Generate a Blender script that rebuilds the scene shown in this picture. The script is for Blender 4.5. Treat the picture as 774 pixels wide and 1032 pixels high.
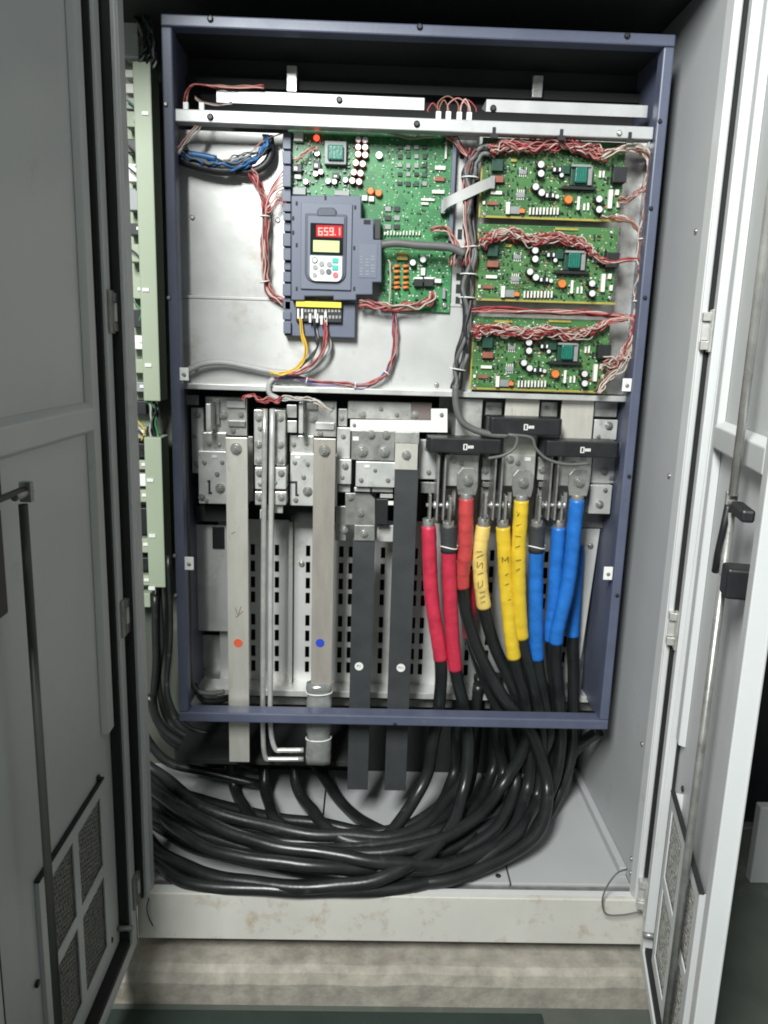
import bpy, bmesh, math, random
from mathutils import Vector, Matrix, noise
random.seed(7)
for o in list(bpy.data.objects): bpy.data.objects.remove(o)
scene = bpy.context.scene
COL = scene.collection

# ------------------------------------------------------------------ camera
CAM = Vector((-0.08, -1.65, 0.858)); YAW, PITCH, ROLL, FPX = 0.0237, 0.2085, 0.0311, 775.0
FWD = Vector((math.sin(YAW)*math.cos(PITCH), math.cos(YAW)*math.cos(PITCH), -math.sin(PITCH)))
RGT0 = Vector((math.cos(YAW), -math.sin(YAW), 0)); UP0 = RGT0.cross(FWD)
RGT = RGT0*math.cos(ROLL) + UP0*math.sin(ROLL); UPV = -RGT0*math.sin(ROLL) + UP0*math.cos(ROLL)
cam_data = bpy.data.cameras.new('camera'); cam = bpy.data.objects.new('camera', cam_data); COL.objects.link(cam)
cam.matrix_world = Matrix(((RGT.x, UPV.x, -FWD.x, CAM.x), (RGT.y, UPV.y, -FWD.y, CAM.y), (RGT.z, UPV.z, -FWD.z, CAM.z), (0, 0, 0, 1)))
cam_data.sensor_fit = 'VERTICAL'; cam_data.sensor_height = 36; cam_data.lens = 36*FPX/1032
cam_data.clip_start = 0.02; cam_data.clip_end = 100
scene.camera = cam

# ------------------------------------------------------------------ world, lamps, exposure
world = bpy.data.worlds.new('World'); scene.world = world; world.use_nodes = True
world.node_tree.nodes['Background'].inputs[0].default_value = (0.80, 0.91, 0.87, 1)
world.node_tree.nodes['Background'].inputs[1].default_value = 0.20
def area_lamp(name, loc, target, sx, sy, power, color):
    ld = bpy.data.lights.new(name, 'AREA'); ld.shape = 'RECTANGLE'; ld.size = sx; ld.size_y = sy; ld.energy = power; ld.color = color
    lo = bpy.data.objects.new(name, ld); COL.objects.link(lo); lo.location = loc
    lo.rotation_euler = (Vector(target) - Vector(loc)).to_track_quat('-Z', 'Y').to_euler()
    return lo
area_lamp('ceiling_fluorescent_lamp', (-0.80, -2.50, 2.45), (0, 0, 0.6), 0.55, 1.2, 172, (0.97, 1.0, 0.98))
scene.view_settings.view_transform = 'Standard'; scene.view_settings.look = 'None'
scene.view_settings.gamma = 1; scene.view_settings.exposure = 0
scene.render.engine = 'CYCLES'; scene.cycles.filter_width = 1.9
scene.render.resolution_x = 768; scene.render.resolution_y = 1024

# ------------------------------------------------------------------ measuring helpers: photo point -> place on a real plane
def ray(px, py): return FWD + RGT*((px-387)/FPX) - UPV*((py-516)/FPX)
def at(px, py, Y):
    d = ray(px, py); return CAM + d*((Y-CAM.y)/d.y)
def atx(px, py, X):
    d = ray(px, py); return CAM + d*((X-CAM.x)/d.x)
def atz(px, py, Z):
    d = ray(px, py); return CAM + d*((Z-CAM.z)/d.z)
def rect(x0, y0, x1, y1, Y):
    ym, xm = (y0+y1)/2, (x0+x1)/2
    return at(x0, ym, Y).x, at(x1, ym, Y).x, at(xm, y1, Y).z, at(xm, y0, Y).z   # xl, xr, zb, zt
def mpp(Y): return (Y-CAM.y)/FPX

# ------------------------------------------------------------------ materials
MATS = {}
def M(name, col, rough=0.5, metal=0.0, var=0.12, scale=8, bump=0.0, bscale=60, dirt=None, spec=0.5, emit=None, coat=0, stretch=None):
    if name in MATS: return MATS[name]
    m = bpy.data.materials.new(name); m.use_nodes = True; nt = m.node_tree; N = nt.nodes; L = nt.links
    b = N['Principled BSDF']
    b.inputs['Roughness'].default_value = rough; b.inputs['Metallic'].default_value = metal
    b.inputs['Specular IOR Level'].default_value = spec; b.inputs['Coat Weight'].default_value = coat
    tc = N.new('ShaderNodeTexCoord'); src = tc.outputs['Object']
    if stretch:
        mp = N.new('ShaderNodeMapping'); mp.inputs['Scale'].default_value = stretch; L.new(src, mp.inputs['Vector']); src = mp.outputs['Vector']
    n1 = N.new('ShaderNodeTexNoise'); n1.inputs['Scale'].default_value = scale; n1.inputs['Detail'].default_value = 7; n1.inputs['Roughness'].default_value = 0.62
    L.new(src, n1.inputs['Vector'])
    r1 = N.new('ShaderNodeValToRGB'); r1.color_ramp.elements[0].position = 0.3; r1.color_ramp.elements[1].position = 0.7
    lo = [max(0, c*(1-var)) for c in col]; hi = [min(1, c*(1+var)) for c in col]
    r1.color_ramp.elements[0].color = (*lo, 1); r1.color_ramp.elements[1].color = (*hi, 1)
    L.new(n1.outputs['Fac'], r1.inputs['Fac']); out = r1.outputs['Color']
    if dirt:
        dcol, amt, dsc = dirt
        n2 = N.new('ShaderNodeTexNoise'); n2.inputs['Scale'].default_value = dsc; n2.inputs['Detail'].default_value = 9; n2.inputs['Roughness'].default_value = 0.7
        L.new(src, n2.inputs['Vector'])
        r2 = N.new('ShaderNodeValToRGB'); r2.color_ramp.elements[0].position = 0.66-0.32*amt; r2.color_ramp.elements[1].position = 0.80-0.15*amt
        r2.color_ramp.elements[0].color = (0, 0, 0, 1); r2.color_ramp.elements[1].color = (0.85, 0.85, 0.85, 1)
        L.new(n2.outputs['Fac'], r2.inputs['Fac'])
        mx = N.new('ShaderNodeMix'); mx.data_type = 'RGBA'; L.new(r2.outputs['Color'], mx.inputs[0]); L.new(out, mx.inputs[6]); mx.inputs[7].default_value = (*dcol, 1)
        out = mx.outputs[2]
    L.new(out, b.inputs['Base Color'])
    rr = N.new('ShaderNodeMapRange'); rr.inputs[3].default_value = max(0.03, rough-0.1); rr.inputs[4].default_value = min(1, rough+0.12)
    L.new(n1.outputs['Fac'], rr.inputs[0]); L.new(rr.outputs[0], b.inputs['Roughness'])
    if bump:
        n3 = N.new('ShaderNodeTexNoise'); n3.inputs['Scale'].default_value = bscale; n3.inputs['Detail'].default_value = 4; L.new(src, n3.inputs['Vector'])
        bp = N.new('ShaderNodeBump'); bp.inputs['Strength'].default_value = bump; bp.inputs['Distance'].default_value = 0.002
        L.new(n3.outputs['Fac'], bp.inputs['Height']); L.new(bp.outputs['Normal'], b.inputs['Normal'])
    if emit:
        b.inputs['Emission Color'].default_value = (*emit[0], 1); b.inputs['Emission Strength'].default_value = emit[1]
    MATS[name] = m; return m

def pcb_material(name, base, light, seed):
    m = bpy.data.materials.new(name); m.use_nodes = True; nt = m.node_tree; N = nt.nodes; L = nt.links; b = N['Principled BSDF']
    b.inputs['Roughness'].default_value = 0.38
    tc = N.new('ShaderNodeTexCoord'); sp = N.new('ShaderNodeSeparateXYZ'); L.new(tc.outputs['Object'], sp.inputs[0])
    cb = N.new('ShaderNodeCombineXYZ'); L.new(sp.outputs['X'], cb.inputs['X']); L.new(sp.outputs['Z'], cb.inputs['Y']); cb.inputs['Z'].default_value = seed
    n = N.new('ShaderNodeTexNoise'); n.inputs['Scale'].default_value = 9; n.inputs['Detail'].default_value = 3; L.new(cb.outputs[0], n.inputs['Vector'])
    ra = N.new('ShaderNodeValToRGB'); ra.color_ramp.elements[0].position = .35; ra.color_ramp.elements[1].position = .7
    ra.color_ramp.elements[0].color = (*[c*0.62 for c in base], 1); ra.color_ramp.elements[1].color = (*base, 1); L.new(n.outputs['Fac'], ra.inputs['Fac'])
    def mixin(prev, fac, col):
        mx = N.new('ShaderNodeMix'); mx.data_type = 'RGBA'; L.new(fac, mx.inputs[0]); L.new(prev, mx.inputs[6]); mx.inputs[7].default_value = (*col, 1); return mx.outputs[2]
    out = ra.outputs['Color']
    # copper pours under the mask
    v0 = N.new('ShaderNodeTexVoronoi'); v0.distance = 'CHEBYCHEV'; v0.inputs['Scale'].default_value = 26; L.new(cb.outputs[0], v0.inputs['Vector'])
    t0 = N.new('ShaderNodeMath'); t0.operation = 'GREATER_THAN'; t0.inputs[1].default_value = 0.56; sc = N.new('ShaderNodeSeparateColor'); L.new(v0.outputs['Color'], sc.inputs[0]); L.new(sc.outputs[0], t0.inputs[0])
    h0 = N.new('ShaderNodeMath'); h0.operation = 'MULTIPLY'; h0.inputs[1].default_value = 0.6; L.new(t0.outputs[0], h0.inputs[0])
    out = mixin(out, h0.outputs[0], light)
    # traces
    for scl, off, amt in ((70, .5, .45), (44, .33, .35)):
        br = N.new('ShaderNodeTexBrick'); br.inputs['Scale'].default_value = scl; br.inputs['Mortar Size'].default_value = 0.07; br.offset = off; br.squash = 1.8; br.squash_frequency = 3
        br.inputs['Color1'].default_value = br.inputs['Color2'].default_value = (0, 0, 0, 1); br.inputs['Mortar'].default_value = (amt, amt, amt, 1); L.new(cb.outputs[0], br.inputs['Vector'])
        out = mixin(out, br.outputs['Color'], light)
    # solder pads and silk-screen marks
    for scl, thr, col in ((150, .12, (.50, .54, .38)), (95, .075, (.70, .73, .62))):
        v = N.new('ShaderNodeTexVoronoi'); v.distance = 'CHEBYCHEV'; v.inputs['Scale'].default_value = scl; L.new(cb.outputs[0], v.inputs['Vector'])
        t = N.new('ShaderNodeMath'); t.operation = 'LESS_THAN'; t.inputs[1].default_value = thr; L.new(v.outputs['Distance'], t.inputs[0])
        out = mixin(out, t.outputs[0], col)
    L.new(out, b.inputs['Base Color']); MATS[name] = m; return m

PANEL = M('cream_white_painted_sheet', (.58, .58, .565), .34, .25, .13, 5, .08, 50, dirt=((.36, .32, .27), .30, 8))
CABGREY = M('light_grey_cabinet_paint', (.43, .44, .445), .45, 0, .05, 3, .06, 140, dirt=((.34, .34, .32), .10, 6))
DOORGREY = M('grey_door_paint', (.60, .61, .61), .40, 0, .06, 2.5, .06, 140, dirt=((.42, .41, .38), .13, 8))
DARKGREY = M('roof_shade_colour', (.05, .055, .055), .6)  # roof colour blackened to carry the shade at the cabinet top
BLUE = M('slate_blue_frame_paint', (.088, .100, .152), .42, 0, .14, 9, .08, 120, dirt=((.16, .165, .17), .14, 24))
BLUEIN = M('slate_blue_inner_paint', (.075, .085, .13), .5, 0, .10, 6)
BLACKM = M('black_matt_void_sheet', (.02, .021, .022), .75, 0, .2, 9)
GASKET = M('black_rubber', (.016, .016, .017), .7, 0, .2, 30)
STEEL = M('zinc_plated_steel', (.63, .62, .59), .30, .6, .22, 26, .12, 90, dirt=((.20, .185, .16), .26, 38))
STEELD = M('dull_grey_steel', (.34, .335, .32), .36, .6, .24, 30, .12, 90, dirt=((.10, .09, .08), .32, 40))
ALU = M('brushed_aluminium', (.62, .62, .60), .36, .45, .14, 18, .08, 120, dirt=((.30, .28, .25), .20, 34))
TIN = M('tinned_bus_bar', (.68, .655, .59), .34, .45, .14, 12, .08, 100, dirt=((.36, .31, .25), .20, 26), stretch=(1.6, 1, .35))
TIN2 = M('tarnished_bus_bar', (.50, .46, .41), .34, .5, .18, 11, .08, 100, dirt=((.25, .21, .175), .27, 22), stretch=(1.6, 1, .35))
SLEEVE = M('charcoal_heatshrink', (.040, .043, .046), .52, 0, .18, 14, .15, 60)
CABLE = M('black_cable_jacket', (.014, .016, .016), .31, 0, .35, 14, .30, 45, dirt=((.075, .08, .072), .16, 22), spec=.5)
CABLED = M('dusty_black_cable_jacket', (.017, .019, .0185), .36, 0, .35, 12, .35, 45, dirt=((.085, .088, .078), .22, 26), spec=.5)
REDT = M('red_tape', (.50, .028, .062), .40, 0, .20, 30, .7, 55, dirt=((.22, .02, .035), .16, 34))
REDT2 = M('faded_red_tape', (.50, .058, .058), .40, 0, .20, 30, .55, 55)
YELT = M('yellow_tape', (.68, .47, .03), .38, 0, .14, 30, .55, 55, dirt=((.35, .22, .05), .10, 40))
YELP = M('pale_yellow_tape', (.72, .53, .15), .42, 0, .14, 30, .55, 55, dirt=((.40, .28, .10), .12, 40))
BLUT = M('blue_tape', (.016, .145, .50), .38, 0, .20, 30, .7, 55, dirt=((.012, .075, .26), .16, 34))
PLAST = M('blue_grey_plastic', (.115, .130, .180), .46, 0, .07, 12, .05, 200)
PLASTL = M('blue_grey_plastic_raised', (.135, .150, .200), .46, 0, .06, 12, .05, 200)
PLASTD = M('dark_slate_plastic', (.055, .062, .09), .45, 0, .1, 14)
RAILM = M('satin_white_rail', (.47, .475, .475), .4, .3, .08, 14, .05, 120, dirt=((.25, .24, .22), .16, 30))
BLACKP = M('black_plastic', (.014, .015, .017), .42, 0, .2, 30)
SCREENB = M('black_glossy_screen', (.012, .012, .014), .12, 0, .1, 20)
WHITEP = M('white_plastic', (.78, .78, .75), .4, 0, .04, 20)
WHITEK = M('ivory_keypad_overlay', (.74, .74, .72), .4, 0, .03, 20)
LED = M('red_seven_segment_light', (.9, .08, .06), .4, 0, 0, 5, emit=((1.0, .12, .10), 5))
LEDGLOW = M('dark_red_display_window', (.30, .01, .015), .2, 0, .1, 20, emit=((.8, .02, .03), .35))
LCD = M('backlit_green_lcd', (.40, .55, .20), .3, 0, .03, 20, emit=((.62, .90, .38), .42))
REDLAMP = M('lit_red_indicator', (.9, .1, .05), .3, 0, 0, 5, emit=((1, .05, .03), 3))
TEAL = M('teal_green_coil', (.010, .17, .125), .25, 0, .15, 60, .2, 200)
TEALB = M('teal_key', (.05, .48, .40), .4); REDB = M('red_key', (.66, .14, .16), .4); GREYB = M('grey_key', (.33, .34, .35), .4); DGREYB = M('dark_key', (.12, .12, .125), .4)
YELLOWP = M('yellow_terminal_plastic', (.80, .66, .06), .45, 0, .08, 40)
ORANGE = M('orange_component', (.72, .20, .045), .4, 0, .15, 40); BROWN = M('brown_resistor', (.26, .085, .055), .45, 0, .15, 40); CREAM = M('cream_resistor', (.74, .73, .66), .45, 0, .08, 40)
CAPTOP = M('capacitor_aluminium_top', (.80, .79, .78), .35, .35, .05, 40); CAPRED = M('red_capacitor_sleeve', (.40, .05, .05), .35)
FERR = M('grey_core', (.26, .27, .27), .5, .2, .12, 40); DGREEN = M('dark_green_plate', (.012, .055, .035), .4, 0, .15, 30)
GOLD = M('yellow_board_edge', (.36, .30, .06), .45, 0, .15, 60)
WR = M('red_wire', (.30, .035, .04), .4, 0, .15, 30); WP = M('pink_wire', (.42, .185, .165), .42, 0, .12, 30); WW = M('white_wire', (.50, .42, .36), .42, 0, .08, 30)
WY = M('ochre_wire', (.66, .42, .05), .4, 0, .1, 30); WV = M('violet_wire', (.24, .13, .33), .4, 0, .1, 30); WG = M('grey_cable_sheath', (.115, .115, .112), .5, 0, .12, 20, .1, 100); WBR = M('brown_wire', (.20, .09, .06), .45)
WGL = M('pale_grey_sheath', (.38, .38, .37), .5, 0, .12, 30, .1, 100); WBLUE = M('blue_wire', (.025, .12, .30), .4, 0, .1, 30); WBK = M('black_wire', (.018, .018, .02), .45, 0, .1, 30); WGN = M('green_wire', (.04, .22, .08), .45)
RIBBON = M('grey_ribbon', (.44, .44, .43), .5, 0, .10, 8, .3, 40)
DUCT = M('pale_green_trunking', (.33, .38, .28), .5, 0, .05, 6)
DUCTB = M('dark_green_panel', (.07, .08, .062), .55, 0, .1, 6, dirt=((.2, .22, .16), .2, 9))  # near-black green with paler patches, much darker than the trunking
SILL = M('rusty_white_sill', (.60, .58, .53), .5, 0, .08, 5, .05, 100, dirt=((.36, .25, .15), .36, 17))
CONC = M('stained_concrete', (.34, .31, .265), .85, 0, .28, 24, .6, 90, dirt=((.15, .125, .09), .38, 7))
FLOORM = M('greenish_shop_floor', (.085, .095, .082), .55, 0, .25, 4, .2, 30, dirt=((.24, .24, .20), .25, 3))
MATGREEN = M('dark_green_rubber_mat', (.018, .030, .025), .65, 0, .2, 10, .2, 80)
RODD = M('shaded_rod_steel', (.075, .075, .07), .45, .3); WALLD = M('dark_wall_paint', (.02, .022, .022), .8); MESHM = M('filter_wire', (.50, .49, .46), .35, .6, .4, 120); PADM = M('grey_filter_pad', (.10, .10, .095), .8, 0, .5, 160)
WRAP = M('cloudy_plastic_wrap', (.26, .27, .26), .16, .25, .35, 22, .6, 30)
PCB1 = pcb_material('green_control_board', (.018, .145, .046), (.05, .25, .085), 1.0)
PCB2 = pcb_material('green_driver_board', (.028, .105, .032), (.075, .20, .062), 5.0)
REDDOT = M('orange_red_sticker', (.78, .12, .05), .5); BLUEDOT = M('blue_sticker', (.025, .06, .50), .5)

# ------------------------------------------------------------------ geometry helpers
class MB:
    def __init__(s, tf=None): s.v = []; s.f = []; s.sm = []; s.tf = tf
    def add(s, vs, fs, smooth=False):
        k = len(s.v); s.v += [s.tf @ Vector(v) if s.tf else Vector(v) for v in vs]
        s.f += [[i+k for i in f] for f in fs]; s.sm += [smooth]*len(fs); return s
    def box(s, x0, x1, y0, y1, z0, z1):
        v = [(x, y, z) for z in (z0, z1) for y in (y0, y1) for x in (x0, x1)]
        return s.add(v, [(0, 2, 3, 1), (4, 5, 7, 6), (0, 1, 5, 4), (2, 6, 7, 3), (0, 4, 6, 2), (1, 3, 7, 5)])
    def pbox(s, x0, y0, x1, y1, Y, th):
        a, b, c, d = rect(x0, y0, x1, y1, Y); return s.box(a, b, Y, Y+th, c, d)
    def prism(s, pts, y0, y1):              # outline in x,z pushed through y
        n = len(pts); v = [(p[0], y0, p[1]) for p in pts]+[(p[0], y1, p[1]) for p in pts]
        return s.add(v, [list(range(n)), list(range(2*n-1, n-1, -1))]+[(i, i+n, (i+1) % n+n, (i+1) % n) for i in range(n)])
    def ppoly(s, pts, Y, th): return s.prism([(at(x, y, Y).x, at(x, y, Y).z) for x, y in pts], Y, Y+th)
    def cyl(s, c, axis, r, h, n=12, r2=None):
        c = Vector(c); ax = Vector(axis).normalized(); u = ax.orthogonal().normalized(); w = ax.cross(u); r2 = r if r2 is None else r2
        v = []
        for hh, rr in ((0, r), (h, r2)):
            v += [c+ax*hh+(u*math.cos(2*math.pi*i/n)+w*math.sin(2*math.pi*i/n))*rr for i in range(n)]
        s.add(v, [(i, (i+1) % n, (i+1) % n+n, i+n) for i in range(n)], True)
        return s.add(v, [list(range(n-1, -1, -1)), list(range(n, 2*n))])
    def tube(s, pts, r, n=8, sub=6, radii=None):
        P = smooth_path(pts, sub); m = len(P); T = [(P[min(i+1, m-1)]-P[max(i-1, 0)]).normalized() for i in range(m)]
        u = T[0].orthogonal().normalized(); vs = []
        for i in range(m):
            u = (u-T[i]*u.dot(T[i])).normalized(); w = T[i].cross(u); rr = r if radii is None else radii(i/(m-1))*r
            vs += [P[i]+(u*math.cos(2*math.pi*k/n)+w*math.sin(2*math.pi*k/n))*rr for k in range(n)]
        fs = [(i*n+k, i*n+(k+1) % n, (i+1)*n+(k+1) % n, (i+1)*n+k) for i in range(m-1) for k in range(n)]
        s.add(vs, fs, True)
        s.add(vs[:n], [list(range(n-1, -1, -1))]); s.add(vs[-n:], [list(range(n))]); return s
    def mesh(s, name):
        me = bpy.data.meshes.new(name); me.from_pydata([tuple(v) for v in s.v], [], s.f)
        for p, q in zip(me.polygons, s.sm): p.use_smooth = q
        bm = bmesh.new(); bm.from_mesh(me); bmesh.ops.remove_doubles(bm, verts=bm.verts, dist=1e-6); bmesh.ops.recalc_face_normals(bm, faces=bm.faces); bm.to_mesh(me); bm.free()
        return me
    def build(s, name, mat, parent=None, bevel=0):
        me = s.mesh(name); me.materials.append(mat); return link(name, me, parent, bevel)
def smooth_path(pts, sub=6):
    pts = [Vector(p) for p in pts]
    if len(pts) < 3 or sub < 2: return pts
    Q = [pts[0]*2-pts[1]]+pts+[pts[-1]*2-pts[-2]]; out = []
    for i in range(1, len(Q)-2):
        a, b, c, d = Q[i-1:i+3]
        for k in range(sub):
            t = k/sub; out.append(.5*((2*b)+(c-a)*t+(2*a-5*b+4*c-d)*t*t+(3*b-a-3*c+d)*t**3))
    out.append(Q[-2]); return out
ROOTLOC = {}   # where each thing's empty stands
def link(name, me, parent=None, bevel=0, loc=None):
    o = bpy.data.objects.new(name, me); COL.objects.link(o)
    if loc is not None: o.location = loc
    if parent is not None:
        o.parent = parent; wm = Matrix.Translation(ROOTLOC.get(parent.name, Vector((0, 0, 0)))); o.matrix_parent_inverse = wm.inverted()
        if loc is not None: pass
    if bevel:
        md = o.modifiers.new('bevel', 'BEVEL'); md.width = bevel; md.segments = 2; md.limit_method = 'ANGLE'; md.angle_limit = math.radians(40)
    return o
def tag(o, label, cat, group=None):
    o['label'] = label; o['category'] = cat
    if group: o['group'] = group
    return o
def thing(name, label, cat, loc, group=None):
    o = bpy.data.objects.new(name, None); COL.objects.link(o); o.location = loc; o.empty_display_size = .02; ROOTLOC[o.name] = Vector(loc)
    return tag(o, label, cat, group)
def struct(o): o['kind'] = 'structure'; return o
def stuff(o): o['kind'] = 'stuff'; return o
# shared bolt meshes, axis towards -Y, unit radius
def _bolt():
    b = MB(); b.cyl((0, 0, 0), (0, -1, 0), 1, .22, 14); b.cyl((0, -.22, 0), (0, -1, 0), .76, .5, 6); b.cyl((0, -.72, 0), (0, -1, 0), .34, .35, 8); return b.mesh('bolt')
def _screw():
    b = MB(); b.cyl((0, 0, 0), (0, -1, 0), 1, .35, 12); b.cyl((0, -.35, 0), (0, -1, 0), .98, .25, 12, .6); return b.mesh('screw')
BOLTM = M('bright_zinc_bolt', (.66, .65, .62), .27, .85, .12, 60); BOLTD = M('dull_zinc_bolt', (.46, .45, .42), .32, .8, .2, 60, dirt=((.18, .16, .13), .25, 90))
BOLT = {}; 
for nm, mt in (('steel', BOLTM), ('dull', BOLTD), ('black', BLACKP), ('alu', ALU)):
    for kind, fn in (('bolt', _bolt), ('screw', _screw)):
        me = fn(); me.materials.append(mt); BOLT[kind, nm] = me
def bolt(parent, px, py, Y, rpx=4, mat='steel', kind='bolt', pos=None, axis=None, name=None):
    p = pos if pos is not None else at(px, py, Y); r = rpx*mpp(p.y if pos is None else 0)
    o = link(name or kind, BOLT[kind, mat], parent, loc=p); o.scale = (r, r, r)
    if axis is not None: o.rotation_euler = Vector((0, -1, 0)).rotation_difference(Vector(axis)).to_euler()
    else: o.rotation_euler = (0, random.uniform(0, 1), 0)
    return o
def text_mesh(txt, size, name):
    cu = bpy.data.curves.new(name, 'FONT'); cu.body = txt; cu.size = size; cu.align_x = 'CENTER'; cu.align_y = 'CENTER'; cu.extrude = .0003; cu.resolution_u = 3
    to = bpy.data.objects.new(name, cu); COL.objects.link(to); bpy.context.view_layer.update()
    me = bpy.data.meshes.new_from_object(to.evaluated_get(bpy.context.evaluated_depsgraph_get())); bpy.data.objects.remove(to); return me
def text(txt, size, px, py, Y, mat, parent, name='lettering'):
    me = text_mesh(txt, size, name); me.materials.append(mat); o = link(name, me, parent, loc=at(px, py, Y)); o.rotation_euler = (math.pi/2, 0, 0); return o
def P3(seq):     # (px, py, 'y'|'z'|'x', value) -> world points
    return [at(a, b, v) if k == 'y' else atz(a, b, v) if k == 'z' else atx(a, b, v) for a, b, k, v in seq]
def py_(Y, *pts): return [at(a, b, Y) for a, b in pts]
def bundle(name, label, cat, path, n, rad, wr, mats, twist=6.0, wob=.35, group=None, ties=(), sub=5, seed=0, root=None, spread=None):
    rnd = random.Random(seed); P = smooth_path(path, sub); m = len(P)
    t = root or thing(name, label, cat, path[0], group)
    T = [(P[min(i+1, m-1)]-P[max(i-1, 0)]).normalized() for i in range(m)]
    U = [T[0].orthogonal().normalized()]
    for i in range(1, m): U.append((U[-1]-T[i]*U[-1].dot(T[i])).normalized())
    for k in range(n):
        ph = rnd.uniform(0, 6.28); r0 = rad*math.sqrt(rnd.uniform(.15, 1)); tw = twist*rnd.uniform(-.9, .9); pts = []; sd = rnd.uniform(0, 99)
        for i in range(m):
            f = i/(m-1); a = ph+tw*f*2; r = r0*(1+1.4*wob*noise.noise(Vector((sd, f*m*.30, 0)))); a += 1.6*noise.noise(Vector((sd, f*m*.22, 9)))
            if spread: r *= spread(f)
            w = T[i].cross(U[i]); pts.append(P[i]+(U[i]*math.cos(a)+w*math.sin(a))*r)
        MB().tube(pts, wr, 5, 1).build('wire', mats[k % len(mats)] if len(mats) < 4 else rnd.choice(mats), t)
    for f in ties:
        i = int(f*(m-1)); MB().cyl(P[i]-T[i]*.001, T[i], rad*1.12+wr, .0022, 12).build('cable_tie', WHITEP, t)
    return t
def wobble(P, amp, sd):
    return [p+Vector((noise.noise(p*9+Vector((sd, 0, 0))), noise.noise(p*9+Vector((0, sd, 5))), .6*noise.noise(p*9+Vector((7, 0, sd)))))*amp for p in P]
def simple_cable(name, label, cat, path, r, mat, n=8, sub=6, group=None):
    o = MB().tube(wobble(smooth_path(path, sub), .008 if r > .011 else .003, len(label)*1.7), r, n, 1).build(name, mat); return tag(o, label, cat, group)
# ================================================================== the setting
FZ = -0.555
struct(MB().box(-3, 4, -4, 4, FZ-.05, FZ).build('floor', FLOORM))
struct(MB().box(-3, 4, 2.2, 2.3, FZ, 3.0).build('back_wall', WALLD))
pl = MB().box(-1.2, .60, -.125, .7, FZ, -.424)
o = struct(pl.build('concrete_plinth', CONC))
led = MB(); prof = [(-.222, FZ), (-.224, -.50), (-.216, -.478), (-.200, -.470), (-.110, -.466), (-.110, FZ)]
n = 40; vs = []; 
for i in range(n+1):
    x = -1.2+1.86*i/n; j = noise.noise(Vector((x*6, 0, 3)))*.004; j2 = noise.noise(Vector((x*9, 5, 0)))*.005
    vs += [(x, y+(j if k in (1, 2, 3) else 0), z+(j2 if k in (1, 2, 3, 4) else 0)) for k, (y, z) in enumerate(prof)]
led.add(vs, [(i*6+k, i*6+(k+1) % 6, (i+1)*6+(k+1) % 6, (i+1)*6+k) for i in range(n) for k in range(6)]+[list(range(6)), list(range(n*6, n*6+6))])
led.build('concrete_ledge', CONC, o)
m = MB().box(-.70, .33, -1.3, -.245, FZ+.004, FZ+.010).build('rubber_mat', MATGREEN, bevel=.002); tag(m, 'dark green rubber mat lying on the floor before the concrete plinth', 'floor mat')

# ================================================================== the cabinet
YF = -0.18; CZ = -0.318
cab = thing('electrical_cabinet', 'tall light grey steel electrical cabinet with both doors swung open', 'cabinet', (0, 0, CZ))
MB().box(.545, .560, YF+.012, .60, CZ, 1.56).build('side_wall', CABGREY, cab)
MB().box(-.56, .560, .60, .615, CZ, 1.56).build('rear_wall', CABGREY, cab)
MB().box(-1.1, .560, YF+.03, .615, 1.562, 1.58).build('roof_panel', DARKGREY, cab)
MB().box(-.56, .560, YF, YF+.028, 1.565, 1.76).build('header', CABGREY, cab)
jb = MB().box(-.556, -.527, YF, YF+.035, CZ, 1.56); jb.box(-.535, -.529, YF-.006, YF, CZ, 1.56); jb.build('jamb', DOORGREY, cab, .002)
jb = MB().box(.533, .5445, YF, YF+.035, CZ, 1.56); jb.box(.5445, .560, YF-.002, YF+.010, CZ, 1.56); jb.box(.534, .545, YF-.006, YF, CZ, 1.56); jb.build('jamb', DOORGREY, cab, .002)
MB().box(-.556, -.540, YF-.0085, YF-.0005, CZ, 1.56).build('gap_shade_strip', GASKET, cab); MB().box(.5465, .5585, YF-.0085, YF-.0025, CZ, 1.56).build('gap_shade_strip', GASKET, cab)  # added black strips drawing the dark gaps between jambs and doors
MB().box(-.556, .560, YF-.002, YF+.012, -.424, -.311).build('sill', SILL, cab, .002)
MB().box(-.527, .533, YF+.012, YF+.030, -.330, -.3125).build('sill_lip', DOORGREY, cab, .002)
MB().box(-.527, .545, YF+.032, YF+.055, -.335, -.323).build('floor_channel', STEELD, cab)
for a, b in ((-1.1, -.172), (-.168, .268), (.272, .5445)):
    fp = MB().box(a, b, YF+.057, .60, CZ-.01, CZ).build('floor_panel', CABGREY, cab, .0015)
bolt(cab, 0, 0, 0, 3, 'black', 'screw', pos=Vector((.245, -.10, CZ)), axis=(0, 0, 1)); bolt(cab, 0, 0, 0, 3, 'steel', 'screw', pos=Vector((-.24, .05, CZ)), axis=(0, 0, 1))
MB().box(.528, .5448, -.09, .55, CZ, CZ+.02).build('floor_angle', CABGREY, cab, .002)
for zz, yy in ((-.26, -.11), (-.293, -.115), (.02, -.10), (.62, -.09), (1.1, -.09)):
    bolt(cab, 0, 0, 0, 2.6, 'dull', 'screw', pos=Vector((.545, yy, zz)), axis=(-1, 0, 0))

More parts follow.
